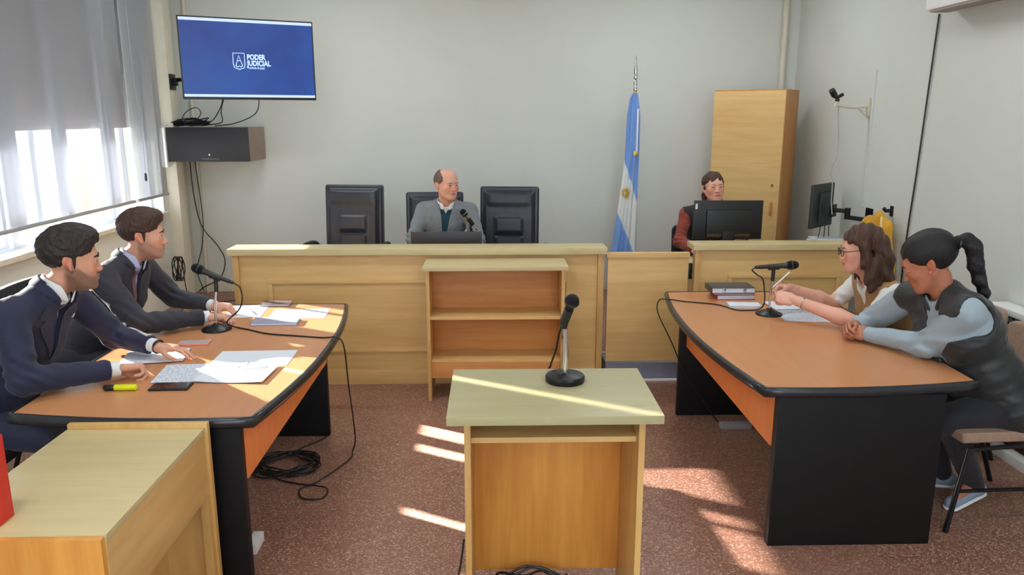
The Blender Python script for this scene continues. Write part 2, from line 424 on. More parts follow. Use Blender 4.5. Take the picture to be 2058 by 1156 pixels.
def ell(c, r, R=None):
    c = np.array(c, np.float32); r = np.array(r, np.float32); m = float(max(r))
    Rm = None if R is None else np.array(R, np.float32)
    def f(P):
        q = P-c
        if Rm is not None: q = q @ Rm
        k0 = np.sqrt(((q/r)**2).sum(-1)); k1 = np.sqrt(((q/(r*r))**2).sum(-1))+1e-9
        return k0*(k0-1)/k1
    return f, c-m, c+m
def cap(a, b, ra, rb=None, flat=None, fac=1.0):
    a = np.array(a, np.float32); b = np.array(b, np.float32); rb = ra if rb is None else rb
    ba = b-a; L2 = float(ba@ba)+1e-12; fl = None if flat is None else np.array(nz(flat), np.float32)
    def f(P):
        pa = P-a; h = np.clip((pa@ba)/L2, 0, 1); w = pa-h[..., None]*ba
        r = ra+(rb-ra)*h
        if fl is not None:
            dn = w@fl; w = w+fl*(dn*(1/fac-1))[..., None]
            return (np.sqrt((w*w).sum(-1))-r)*min(1, fac**0.5)
        return np.sqrt((w*w).sum(-1))-r
    m = max(ra, rb)
    return f, np.minimum(a, b)-m, np.maximum(a, b)+m
def rbox(c, hf, rad, R=None):
    c = np.array(c, np.float32); hf = np.array(hf, np.float32); Rm = None if R is None else np.array(R, np.float32)
    def f(P):
        q = P-c
        if Rm is not None: q = q @ Rm
        q = np.abs(q)-(hf-rad)
        return np.sqrt((np.maximum(q, 0)**2).sum(-1))+np.minimum(q.max(-1), 0)-rad
    m = float(np.sqrt((hf**2).sum()))
    return f, c-m, c+m
def plane(c, n, lo, hi):
    c = np.array(c, np.float32); n = np.array(nz(n), np.float32)
    return (lambda P: (P-c)@n), lo, hi
_rs = np.random.RandomState(5)
_K = [(nz(_rs.normal(size=3)), _rs.uniform(0, 6.28), _rs.uniform(0.6, 1.5)) for _ in range(8)]
def wob(P, f):
    a = 0
    for k, ph, s_ in _K: a = a+np.sin(P@(k*f*s_).astype(np.float32)+ph)
    return a/8
def wrinkle(P, f): 
    a = wob(P, f); return -np.abs(a+0.35*wob(P[..., ::-1], f*2.1))

# ---- skin, hair and cloth materials
def skin_mat(name, c, beard=(60, 48, 44)):
    m, N, L, b = nodemat(name)
    at = N.new('ShaderNodeAttribute'); at.attribute_name = 'tint'; sp = N.new('ShaderNodeSeparateColor'); L.new(at.outputs['Color'], sp.inputs['Color'])
    v = tc(N, L); n = noise(N, L, v, 30, 3)
    base = ramp(N, L, n, [(0.3, lin(tuple(int(x*0.96) for x in c))), (0.7, lin(c))])
    lips = lin((min(255, int(c[0]*0.86)), int(c[1]*0.62), int(c[2]*0.64)))
    flush = lin((min(255, int(c[0]*1.0)), int(c[1]*0.80), int(c[2]*0.76)))
    base = mix(N, L, sp.outputs['Blue'], base, flush)
    base = mix(N, L, sp.outputs['Green'], base, lips)
    st = noise(N, L, v, 420, 2)
    mu = N.new('ShaderNodeMath'); mu.operation = 'MULTIPLY'; L.new(sp.outputs['Red'], mu.inputs[0]); L.new(ramp(N, L, st, [(0.25, (0.55, 0.55, 0.55, 1)), (0.6, (1, 1, 1, 1))]), mu.inputs[1])
    base = mix(N, L, mu.outputs[0], base, lin(beard))
    L.new(base, b.inputs['Base Color']); b.inputs['Roughness'].default_value = 0.5
    b.inputs['Subsurface Weight'].default_value = 0.12; b.inputs['Subsurface Radius'].default_value = (0.012, 0.005, 0.003); b.inputs['Subsurface Scale'].default_value = 1.0
    bump(N, L, b, noise(N, L, v, 260, 3), 0.12, 0.002)
    return m
def hair_mat(name, c1, c2, scale=(60, 60, 12)):
    m, N, L, b = nodemat(name); v = tc(N, L, scale)
    n = noise(N, L, v, 3.0, 5, 0.65)
    L.new(ramp(N, L, n, [(0.35, lin(c1)), (0.68, lin(c2))]), b.inputs['Base Color'])
    b.inputs['Roughness'].default_value = 0.5; b.inputs['Specular IOR Level'].default_value = 0.35
    bump(N, L, b, n, 0.55, 0.006); return m
def cloth_mat(name, c, rough=0.85, fine=700, sheen=0.12, var=0.08, bs=0.25):
    m, N, L, b = nodemat(name); v = tc(N, L); base = lin(c)
    n = noise(N, L, v, 260, 2)
    L.new(ramp(N, L, n, [(0.3, tuple(x*(1-var) for x in base[:3])+(1,)), (0.7, tuple(min(1, x*(1+var)) for x in base[:3])+(1,))]), b.inputs['Base Color'])
    b.inputs['Roughness'].default_value = rough; b.inputs['Sheen Weight'].default_value = sheen
    bump(N, L, b, noise(N, L, v, fine, 2), bs, 0.0015); return m
M['eyewhite'] = plain('eye_white', (226, 220, 214), 0.25, 0, 0.01)
M['iris'] = plain('eye_iris', (44, 30, 22), 0.15, 0, 0.05)

# ---- head in its own frame: +y forward, +z up, +x to the figure's right
def head_parts(sp, neck_to):
    """returns (verts, quads, tint) ; neck_to = neck base in head coordinates"""
    g = SDF((-0.115, -0.14, -0.25), (0.115, 0.14, 0.14), 0.0028)
    jw = sp.get('jaw', 1.0); w = sp.get('wide', 1.0)
    g.put(ell((0, -0.014, 0.036), (0.076*w, 0.096, 0.083)), 0.01)
    g.put(ell((0, 0.020, -0.022), (0.062*w, 0.066, 0.080)), 0.03)
    g.put(ell((0, 0.034, -0.072), (0.046*jw, 0.050, 0.040)), 0.03)
    for s in (-1, 1):
        g.put(cap((s*0.056*jw, -0.002, -0.045), (s*0.022*jw, 0.064, -0.093), 0.012, 0.012), 0.03)
        g.put(ell((s*0.040*w, 0.060, -0.026), (0.020, 0.018, 0.020)), 0.03)
    g.put(ell((0, 0.074, -0.100), (0.019, 0.015, 0.014)), 0.022)
    g.put(cap((-0.032, 0.075, 0.022), (0.032, 0.075, 0.022), 0.0085), 0.02)
    # eye sockets, eyes are separate balls; lids
    for s in (-1, 1):
        g.cut(ell((s*0.031, 0.096, 0.003), (0.016, 0.016, 0.011)), 0.014)
    # nose
    nl = sp.get('nose', 0.1)
    g.put(cap((0, 0.078, 0.008), (0, 0.095*1.0+0.010*nl, -0.028), 0.0065, 0.0085), 0.012)
    g.put(ell((0, 0.0975+0.010*nl, -0.033), (0.0095, 0.0092, 0.0088)), 0.008)
    for s in (-1, 1):
        g.put(ell((s*0.0125, 0.094, -0.037), (0.0075, 0.010, 0.0068)), 0.007)
        g.cut(ell((s*0.006, 0.101, -0.0435), (0.0032, 0.005, 0.003)), 0.003)
    # mouth
    g.put(ell((0, 0.078, -0.064), (0.026, 0.014, 0.018)), 0.014)
    for x0, x1, z0, z1, y0, y1, r in ((0, 0.012, -0.0585, -0.0575, 0.0925, 0.090, 0.0042), (0.012, 0.024, -0.0575, -0.063, 0.090, 0.080, 0.0036),
                                      (0, 0.012, -0.0685, -0.068, 0.091, 0.0885, 0.0052), (0.012, 0.022, -0.068, -0.065, 0.0885, 0.081, 0.004)):
        for s in (-1, 1): g.put(cap((s*x0, y0, z0), (s*x1, y1, z1), r), 0.004)
    g.cut(cap((-0.022, 0.090, -0.0635), (0.022, 0.090, -0.0635), 0.0016), 0.003)
    g.cut(cap((-0.014, 0.0945, -0.0635), (0.014, 0.0945, -0.0635), 0.0018), 0.003)
    # upper and lower lids
    for s in (-1, 1):
        for q in ((0.016, 0.086, 0.003, 0.024, 0.0895, 0.0100), (0.024, 0.0895, 0.0100, 0.037, 0.086, 0.0098), (0.037, 0.086, 0.0098, 0.047, 0.0765, 0.001)):
            g.put(cap((s*q[0], q[1], q[2]), (s*q[3], q[4], q[5]), 0.0026), 0.004)
        for q in ((0.016, 0.086, 0.001, 0.026, 0.0875, -0.0065), (0.026, 0.0875, -0.0065, 0.038, 0.083, -0.0065), (0.038, 0.083, -0.0065, 0.047, 0.0765, 0.0)):
            g.put(cap((s*q[0], q[1], q[2]), (s*q[3], q[4], q[5]), 0.0022), 0.005)
    # ears
    for s in (-1, 1):
        R = np.array([[1, 0, 0], [0, math.cos(0.25), -math.sin(0.25)], [0, math.sin(0.25), math.cos(0.25)]])
        Ry = np.array([[math.cos(s*0.35), -math.sin(s*0.35), 0], [math.sin(s*0.35), math.cos(s*0.35), 0], [0, 0, 1]])
        g.put(ell((s*0.0765*w, -0.012, -0.004), (0.0075, 0.016, 0.0275), Ry@R), 0.006)
        g.cut(ell((s*0.086*w, -0.006, -0.001), (0.008, 0.008, 0.015), Ry@R), 0.005)
        g.put(ell((s*0.078*w, 0.003, -0.032), (0.006, 0.007, 0.009)), 0.006)
    for s in (-1, 1):
        g.put(ell((s*0.031, 0.0765, 0.0120), (0.0165, 0.0140, 0.0078)), 0.005)
        g.put(ell((s*0.031, 0.0755, -0.0105), (0.0160, 0.0130, 0.0062)), 0.005)
    nb = np.array(neck_to, float); mid = np.array((0, -0.022, -0.075)); nr = sp.get('neck', 0.042 if sp.get('fem') else 0.048)
    d = nb-mid; e = mid+d*min(1, 0.155/np.linalg.norm(d))
    g.put(cap(mid, e, nr*0.96, nr*1.06), 0.025)
    g.put(cap((0, 0.035, -0.10), mid+d*0.75+np.array((0, 0.016, 0)), 0.018, 0.020), 0.025)
    V, Q = g.mesh()
    x, y, z = V.T
    def ss(a, b, t): t = np.clip((t-a)/(b-a), 0, 1); return t*t*(3-2*t)
    lips = np.exp(-((x/0.022)**4))*np.exp(-(((z+0.0635)/0.0085)**4))*ss(0.082, 0.088, y)
    beard = np.zeros_like(x)
    if sp.get('beard', 0):
        lvl = -0.030-0.030*ss(0.02, 0.07, y)+0.025*ss(0.0, -0.02, y)
        beard = ss(0.012, -0.004, z-lvl)*ss(-0.03, -0.006, y)*ss(-0.150, -0.115, z)
        mous = ss(0.030, 0.024, np.abs(x))*ss(-0.040, -0.046, z)*ss(0.078, 0.086, y)
        beard = np.maximum(beard, mous)*(1-lips)*sp['beard']
        bare = np.exp(-(((np.abs(x)-0.036)/0.012)**2+((z+0.050)/0.010)**2))*ss(0.04, 0.06, y); beard = beard*(1-0.7*bare)
    flush = np.exp(-(((np.abs(x)-0.040)/0.018)**2+((z+0.030)/0.020)**2))*ss(0.03, 0.06, y)*0.6+np.exp(-((x/0.012)**2+((z+0.034)/0.014)**2))*ss(0.08, 0.1, y)*0.6
    ear = ss(0.072*w, 0.080*w, np.abs(x))*0.7
    T = np.stack([beard, lips*0.9, np.clip(flush+ear, 0, 1), np.ones_like(x)], 1)
    return V, Q, T
def eye_geo(gaze=(0, 1, 0)):
    Vs = []; Fs = []; mi = []
    for s in (-1, 1):
        c = np.array((s*0.031, 0.0745, 0.0015)); n = 18; m = 14; r = 0.0125; o = len(Vs)
        ax = nz(np.array(gaze)+np.array((s*0.0, 0, 0)))
        u = nz(np.cross(ax, (0, 0, 1))); v = np.cross(u, ax)
        for i in range(m+1):
            th = PI*i/m
            for k in range(n):
                ph = 2*PI*k/n; Vs.append(c+r*(ax*math.cos(th)+math.sin(th)*(u*math.cos(ph)+v*math.sin(ph))))
        for i in range(m):
            for k in range(n): Fs.append((o+i*n+k, o+(i+1)*n+k, o+(i+1)*n+(k+1) % n, o+i*n+(k+1) % n)); mi.append(2 if i < 2 else 1)
    return np.array(Vs), Fs, mi
def hair_parts(sp):
    st = sp['hair']; g = SDF((-0.15, -0.22, -0.30), (0.15, 0.14, 0.17), 0.0032)
    brow = sp.get('brow', 0.0036)
    if st == 'short':      # thick short hair combed up at the front
        v = sp.get('vol', 1.0)
        g.put(ell((0, -0.022, 0.044), (0.083, 0.099, 0.088)), 0.01)
        g.put(ell((0, 0.012, 0.062+0.014*v), (0.066, 0.074, 0.056+0.006*v)), 0.03)
        g.put(ell((0.004, 0.058, 0.096), (0.050, 0.030, 0.022+0.008*v)), 0.02)
        g.cut(ell((0, 0.105, -0.012), (0.073, 0.060, 0.086)), 0.012)
        for s in (-1, 1):
            g.cut(rbox((s*0.078, 0.062, -0.052), (0.05, 0.060, 0.060), 0.01), 0.01)
            g.cut(ell((s*0.088, -0.004, -0.022), (0.026, 0.024, 0.042)), 0.008)
            g.put(cap((s*0.0700, 0.012, 0.022), (s*0.0655, 0.013, -0.026), 0.0065, 0.004), 0.01)
        g.cut(rbox((0, 0.02, -0.14), (0.2, 0.12, 0.082), 0.02), 0.015)
        g.cut(rbox((0, -0.10, -0.165), (0.2, 0.10, 0.105), 0.02), 0.012)
        g.field(lambda P: (0.0045*wob(P, 130)-0.0035*np.abs(wob(P, 260))+0.0012*np.sin(420*P[..., 0]+260*P[..., 2]+5*wob(P, 60)))*np.clip((P[..., 2]+0.03)/0.06, 0.25, 1)*v+0.0018*np.sin(520*P[..., 0]+4*wob(P, 70))*(1.6-v))
    elif st == 'bald':
        g.put(ell((0, -0.020, 0.034), (0.0815, 0.097, 0.086)), 0.01)
        g.cut(ell((0, 0.060, 0.098), (0.058, 0.115, 0.085)), 0.010)
        g.cut(ell((0, 0.105, 0.0), (0.085, 0.072, 0.12)), 0.01)
        for s in (-1, 1): g.cut(ell((s*0.088, -0.004, -0.022), (0.026, 0.024, 0.040)), 0.006)
        g.cut(rbox((0, 0.02, -0.13), (0.2, 0.12, 0.082), 0.02), 0.012)
        g.cut(rbox((0, -0.10, -0.160), (0.2, 0.10, 0.105), 0.02), 0.012)
        g.field(lambda P: 0.0016*wob(P, 150))
    elif st in ('tied', 'ponytail'):
        g.put(ell((0, -0.020, 0.042), (0.0825, 0.101, 0.086)), 0.01)
        if st == 'ponytail': g.put(ell((0, -0.045, 0.035), (0.078, 0.085, 0.085)), 0.02)
        g.cut(ell((0, 0.112, -0.020), (0.064, 0.058, 0.094)), 0.010)
        for s in (-1, 1):
            if st == 'tied': g.put(cap((s*0.076, 0.004, 0.000), (s*0.070, -0.040, -0.050), 0.008, 0.012), 0.02)
            g.cut(ell((s*0.072, 0.062, -0.060), (0.034, 0.052, 0.070)), 0.012)
            g.cut(ell((s*0.090, -0.006, -0.026), (0.022, 0.016, 0.022)), 0.006)
        g.cut(rbox((0, 0.03, -0.14), (0.2, 0.115, 0.075), 0.02), 0.012)
        g.cut(rbox((0, -0.09, -0.185), (0.2, 0.12, 0.10), 0.02), 0.015)
        if st == 'tied':
            g.put(ell((0, -0.10, -0.055), (0.052, 0.030, 0.055)), 0.02)
            for s in (-1, 1): g.put(cap((s*0.062, -0.045, -0.055), (s*0.068, -0.035, -0.140), 0.020, 0.016), 0.02)
            g.cut(cap((0, 0.06, 0.135), (0, -0.03, 0.136), 0.004), 0.006)
        g.field(lambda P: 0.0022*np.sin(120*P[..., 0]+30*P[..., 2]+5*wob(P, 30))+0.0014*wob(P, 120))
    elif st == 'wavy':     # shoulder-length waves behind the ears of the far side, over the near ear
        g.put(ell((0, -0.020, 0.046), (0.084, 0.103, 0.087)), 0.01)
        g.cut(ell((0, 0.118, -0.016), (0.068, 0.064, 0.100)), 0.010)
        for s in (-1, 1):
            c = [(s*0.066, 0.040, 0.058), (s*0.086, 0.008, 0.010), (s*0.094, -0.010, -0.060), (s*0.098, -0.018, -0.130), (s*0.094, -0.012, -0.19)]
            for i in range(4): g.put(cap(c[i], c[i+1], [0.016, 0.024, 0.036, 0.040][i], [0.024, 0.036, 0.040, 0.026][i], (1, 0, 0), 0.85), 0.03)
            c = [(s*0.050, -0.085, 0.030), (s*0.066, -0.090, -0.060), (s*0.068, -0.088, -0.150), (s*0.050, -0.085, -0.215)]
            for i in range(3): g.put(cap(c[i], c[i+1], [0.040, 0.046, 0.046][i], [0.046, 0.046, 0.028][i]), 0.03)
            g.cut(rbox((s*0.045, 0.085, -0.10), (0.075, 0.062, 0.14), 0.02), 0.015)
        g.put(cap((0, -0.10, 0.0), (0, -0.10, -0.19), 0.045, 0.035), 0.03)
        g.cut(ell((0, 0.020, -0.17), (0.060, 0.062, 0.12)), 0.015)
        g.cut(cap((0.012, 0.07, 0.125), (0.012, -0.03, 0.138), 0.004), 0.006)
        g.field(lambda P: (0.0050*np.sin(62*P[..., 2]+2.5*np.sin(35*P[..., 1])+3*wob(P, 22))*np.clip((0.04-P[..., 2])/0.08, 0.08, 1)+0.0035*np.sin(130*P[..., 1]+70*P[..., 0]+4*wob(P, 40))))
    # eyebrows
    for s in (-1, 1):
        for q in ((0.013, 0.0905, 0.0175, 0.028, 0.0895, 0.0225), (0.028, 0.0895, 0.0225, 0.045, 0.0800, 0.0175)):
            g.put(cap((s*q[0], q[1], q[2]), (s*q[3], q[4], q[5]), brow, brow*0.8), 0.003)
    V, Q = g.mesh(); V[:, 0] *= 1+(sp.get('wide', 1.0)-1)*1.0
    return V, Q

# ---- hand: wrist at the origin, fingers +y, back of the hand +z, thumb on +x*side
HP = {'flat': dict(c=[(14, 18, 10)]*4, th=(0.62, 0.66, -0.30), tc=(10, 14), sp=0.12),
      'relax': dict(c=[(34, 34, 20), (40, 38, 22), (44, 40, 24), (46, 40, 24)], th=(0.52, 0.72, -0.45), tc=(16, 20), sp=0.06),
      'writing': dict(c=[(52, 42, 24), (60, 58, 34), (68, 66, 40), (74, 68, 40)], th=(0.30, 0.78, -0.55), tc=(20, 25), sp=0.0),
      'fist': dict(c=[(68, 82, 40), (72, 84, 42), (76, 84, 42), (78, 82, 40)], th=(0.12, 0.75, -0.65), tc=(30, 35), sp=0.0),
      'clasp': dict(c=[(48, 62, 30), (50, 64, 30), (52, 64, 30), (56, 62, 30)], th=(0.25, 0.86, -0.40), tc=(10, 18), sp=0.02)}
def hand_parts(pose, side, sc=1.0, fore=0.05, fr=(0.025, 0.028)):
    g = SDF((-0.075, -fore-0.05, -0.13), (0.085, 0.20, 0.05), 0.0024)
    hp = HP[pose]
    g.put(cap((0, -fore, 0), (0, 0.004, 0), fr[1] if fore > 0.03 else 0.020, fr[0], (0, 0, 1), 0.78), 0.01)
    g.put(rbox((0.001, 0.050, -0.002), (0.040, 0.044, 0.0135), 0.0125), 0.016)
    g.put(cap((0.0, 0.0, 0), (0.0, 0.05, -0.001), 0.024, 0.030, (0, 0, 1), 0.52), 0.016)
    g.put(cap((0.020, 0.012, -0.008), (0.036, 0.046, -0.014), 0.016, 0.012), 0.016)      # thumb muscle
    g.put(cap((-0.028, 0.015, -0.007), (-0.030, 0.062, -0.007), 0.012, 0.010), 0.012)
    bx = [0.030, 0.0105, -0.0095, -0.0285]; by = [0.088, 0.093, 0.089, 0.081]
    ln = [(0.040, 0.024, 0.020), (0.045, 0.028, 0.021), (0.041, 0.026, 0.020), (0.032, 0.019, 0.018)]
    rd = [0.0088, 0.0090, 0.0085, 0.0075]
    for i in range(4):
        p = np.array((bx[i], by[i], -0.001)); an = 0.0; fan = hp['sp']*(1.5-i)
        g.put(ell(p+np.array((0, 0, 0.003)), (rd[i]+0.001, rd[i]+0.002, rd[i])), 0.006)
        for j in range(3):
            an += math.radians(hp['c'][i][j]); d = np.array((math.sin(fan)*math.cos(an), math.cos(fan)*math.cos(an), -math.sin(an)))
            q = p+d*ln[i][j]; g.put(cap(p, q, rd[i]*(1-0.07*j), rd[i]*(0.94-0.07*j)), 0.0035)
            p = q
    p = np.array((0.030, 0.030, -0.012)); d = nz(hp['th'])
    q = p+d*0.034; g.put(cap(p, q, 0.0125, 0.0108), 0.010)
    for j, (l, r) in enumerate(((0.031, 0.0100), (0.025, 0.0090))):
        a = math.radians(hp['tc'][j]); d = nz(d+np.array((-math.sin(a), 0.15, 0)))
        p = q; q = p+d*l; g.put(cap(p, q, r*1.03, r*0.92), 0.004)
    V, Q = g.mesh()
    V = V*sc
    if side < 0: V = V*np.array((-1, 1, 1)); Q = Q[:, ::-1]
    return V, Q
def frame_from(y, z):
    y = nz(y); z = np.array(z, float); z = nz(z-y*(z@y)); x = np.cross(y, z); return np.stack([x, y, z], 1)
def xf(V, R, t, s=1.0): return (V*s)@R.T+np.array(t)

def person(sp):
    """sp holds joints in world coordinates"""
    J = {k: np.array(v, float) for k, v in sp['J'].items()}
    base = np.array(sp['base'], float)
    F = nz(sp['face_body']); U = nz(J['neck']-J['pelvis']); F = nz(F-U*(F@U)); Rr = np.cross(F, U)   # figure's right
    hs = sp.get('hs', 1.06)
    HR = frame_from(sp['look'], sp.get('head_up', (0, 0, 1))); HC = J['head']
    bd = sp.get('bulk', 1.0); ch = J['chest']; pv = J['pelvis']; nk = J['neck']
    shw = {s: J['sh'+s] for s in 'RL'}
    def torso(g, inf, arms=True, upto=None, wr=0.0, legs=False, sleeve=1.0):
        wst = pv*0.55+ch*0.45; up = ch*0.45+nk*0.55
        g.put(cap(pv-Rr*0.055, pv+Rr*0.055, 0.135*bd+inf, None, F, 0.82), 0.03)
        g.put(cap(wst-Rr*0.045, wst+Rr*0.045, 0.112*bd+inf, None, F, 0.90), 0.05)
        g.put(cap(pv, ch, 0.130*bd+inf, 0.128*bd+inf, F, 0.86), 0.05)
        g.put(cap(ch-Rr*0.062, ch+Rr*0.062, 0.112*bd+inf, None, F, 0.95), 0.04)
        if sp.get('bust'):
            for s in (-1, 1): g.put(ell(ch+F*0.075*bd+Rr*s*0.066-U*0.02, (0.066+inf*0.6,)*3), 0.04)
        if sp.get('belly'): g.put(ell(wst+F*0.05, (0.14+inf, 0.14+inf, 0.14+inf)), 0.06)
        g.put(cap(up-Rr*0.095-U*0.025, up+Rr*0.095-U*0.025, 0.070*bd+inf, None, F, 0.95), 0.04)
        g.put(cap(nk-U*0.035, nk-U*0.01, 0.074+inf, 0.058+inf), 0.035)
        for s in 'RL':
            c = nk*0.45+shw[s]*0.55+U*0.012
            g.put(cap(nk-U*0.03, shw[s], 0.050+inf, 0.050*bd+inf), 0.04)
        if arms:
            ak = sp.get('armk', 1.0)
            for s in 'RL':
                a, b, c = shw[s], J['el'+s], J['wr'+s]
                g.put(cap(a, a+(b-a)*min(1, sleeve), (0.056 if not sp.get('fem') else 0.049)*bd*ak+inf, (0.047 if not sp.get('fem') else 0.042)*bd*ak+inf), 0.022)
                if sleeve >= 1: g.put(cap(b, b+(c-b)*(sleeve-0.02 if sleeve <= 1 else 0.98), 0.046*bd**0.5*ak**0.6+inf, 0.031+inf), 0.02)
    pts = np.stack([v for v in J.values()]); lo = pts.min(0)-0.24; hi = pts.max(0)+0.20
    pu = np.stack([J[k] for k in ('pelvis', 'chest', 'neck', 'shR', 'shL', 'elR', 'elL', 'wrR', 'wrL')]); lou = pu.min(0)-0.22; hiu = pu.max(0)+0.20
    Vall, Qall, Tall, MI = [], [], [], []; off = 0
    def push(V, Q, T=None, mi=0):
        nonlocal off
        Vall.append(V); Q = [tuple(int(i)+off for i in q) for q in (Q.tolist() if isinstance(Q, np.ndarray) else Q)]; Qall.extend(Q)
        Tall.append(T if T is not None else np.tile([0, 0, 0, 1.0], (len(V), 1)))
        MI.extend(mi if isinstance(mi, list) else [mi]*len(Q)); off += len(V)
    # body under the clothes
    g = SDF(lo, hi, 0.010)
    torso(g, -0.020, True)
    for s in 'RL':
        hip = pv+Rr*(0.09 if s == 'R' else -0.09)
        g.put(cap(hip, J['kn'+s], 0.075*bd, 0.052), 0.03); g.put(cap(J['kn'+s], J['an'+s], 0.046, 0.032), 0.02)
        g.put(cap(J['an'+s], J['an'+s]+nz(sp['foot'+s])*0.13-np.array((0, 0, 0.03)), 0.032, 0.026), 0.02)
    V, Q = g.mesh(); push(V, Q)
    ntl = (nk-HC)@HR/hs
    V, Q, T = head_parts(sp, ntl); push(xf(V, HR, HC, hs), Q, T)
    V, Q, mi = eye_geo(sp.get('gaze', (0, 1, 0))); push(xf(V, HR, HC, hs), Q, None, mi)
    for s in 'RL':
        pose, d, n = sp['hand'+s]; R_ = frame_from(d, n)
        side = -1 if s == 'R' else 1
        # x axis of frame = y cross z = figure's right when palm down; thumb is inward
        V, Q = hand_parts(pose, side, sp.get('hsc', 1.0), 0.02 if not sp.get('bare') else 0.04)
        push(xf(V, R_, J['wr'+s]), Q)
        if sp.get('bare'):
            a, b, c = shw[s], J['el'+s], J['wr'+s]; lo2 = np.minimum(np.minimum(a, b), c)-0.07; hi2 = np.maximum(np.maximum(a, b), c)+0.07
            g2 = SDF(lo2, hi2, 0.005); g2.put(cap(a, b, 0.046, 0.040), 0.02); g2.put(cap(b, b*0.65+c*0.35, 0.038, 0.041), 0.02); g2.put(cap(b*0.65+c*0.35, c, 0.041, 0.026), 0.02)
            V, Q = g2.mesh(); push(V, Q)
    V = np.concatenate(Vall)-base; T = np.concatenate(Tall)
    body = mesh_obj('person', V, Qall, [sp['skin'], M['eyewhite'], M['iris']], None, True, 0, MI, loc=tuple(base))
    ca = body.data.color_attributes.new('tint', 'FLOAT_COLOR', 'POINT'); ca.data.foreach_set('color', T.astype(np.float32).ravel())
    tag(body, sp['label'], 'person')
    def child(name, V, Q, mat, ang=0): return mesh_obj(name, V-base, Q, mat, body, True, ang)
    # hair
    V, Q = hair_parts(sp); hair = child('hair', xf(V, HR, HC, hs), Q, sp['hairmat'])
    W2 = lambda p: HC+HR@(np.array(p)*hs)
    if sp['hair'] == 'ponytail':
        g = SDF(W2((0, -0.1, 0))-0.35, W2((0, -0.1, 0))+0.25, 0.006)
        P_ = [W2((0, -0.118, 0.030)), W2((0, -0.118, 0.030))+np.array((0.055, -0.010, 0.018))*1.0]
        b0 = P_[0]; tail = [b0, b0+np.array((0.045, -0.02, 0.022)), b0+np.array((0.075, -0.03, -0.015)), b0+np.array((0.09, -0.035, -0.09)), b0+np.array((0.115, -0.035, -0.16)), b0+np.array((0.145, -0.04, -0.22)), b0+np.array((0.155, -0.04, -0.25))]
        rr_ = [0.022, 0.030, 0.034, 0.032, 0.028, 0.022, 0.010]
        for i in range(6): g.put(cap(tail[i], tail[i+1], rr_[i], rr_[i+1]), 0.02)
        g.field(lambda P: 0.006*wob(P, 130)+0.004*np.abs(wob(P, 240)))
        V, Q = g.mesh(); child('ponytail', V, Q, sp['hairmat'])
        MB().tube([Vector(b0+np.array((0.012, -0.004, 0.004))-base)+Vector((0.004*math.sin(a), 0.028*math.cos(a), 0.028*math.sin(a))) for a in np.linspace(0, 2*PI, 20)[:-1]], 0.007, 8, closed=True).build('hair_tie', M['blk'], body)
    # ---- clothes
    def drape(name, bvh, poly, mat, off=0.004, th=0.003, parent=None, fwd=None, org=None, res=0.010):
        """lay a flat outline (metres right, metres up from the neck) on a garment, from the front"""
        fwd = F if fwd is None else fwd; org = nk if org is None else org
        bm = bmesh.new(); vs = [bm.verts.new((x, y, 0)) for x, y in poly]; bm.faces.new(vs)
        bmesh.ops.triangulate(bm, faces=bm.faces[:])
        for _ in range(6):
            es = [e for e in bm.edges if e.calc_length() > res*1.6]
            if not es: break
            bmesh.ops.subdivide_edges(bm, edges=es, cuts=1); bmesh.ops.triangulate(bm, faces=[f for f in bm.faces if len(f.verts) > 3])
        ok = True; lastd = None
        for v in bm.verts:
            w_ = org+Rr*v.co.x+U*v.co.y; o = w_+fwd*0.40
            h = bvh.ray_cast(Vector(o), Vector(-fwd), 0.9)
            v.co = Vector(o-fwd*(h[3]-off)) if h[0] is not None else Vector(w_+fwd*0.06)
        bmesh.ops.recalc_face_normals(bm, faces=bm.faces[:])
        if sum((f.normal.dot(Vector(fwd)) for f in bm.faces)) < 0: bmesh.ops.reverse_faces(bm, faces=bm.faces[:])
        r = bmesh.ops.extrude_face_region(bm, geom=bm.faces[:])
        bmesh.ops.translate(bm, vec=Vector(-fwd*th), verts=[q for q in r['geom'] if isinstance(q, bmesh.types.BMVert)])
        bmesh.ops.recalc_face_normals(bm, faces=bm.faces[:])
        bm.verts.ensure_lookup_table()
        for i, v in enumerate(bm.verts): v.index = i
        V = np.array([v.co[:] for v in bm.verts]); Q = [tuple(v.index for v in f.verts) for f in bm.faces]; bm.free()
        return mesh_obj(name, V-base, Q, mat, parent or body, True, 50)
    def wedge(top, depth, w0, hi_=0.10):
        """V opening at the front of the chest"""
        def f(P):
            q = P-nk.astype(np.float32); r = np.abs(q@Rr.astype(np.float32)-sp.get('vshift', 0)); u = q@U.astype(np.float32); ff = q@F.astype(np.float32)
            wd = np.clip((u+depth)/(depth+top), 0, 1.25)*w0
            return np.maximum(np.maximum((r-wd)*0.9, -ff+0.015-0.3*np.clip(-u, 0, 1)), -(u+depth))
        return f, nk-0.36, nk+0.30
    bvh = lambda V, Q: BVHTree.FromPolygons([Vector(v) for v in V], [tuple(q) for q in Q.tolist()])
    out = {}
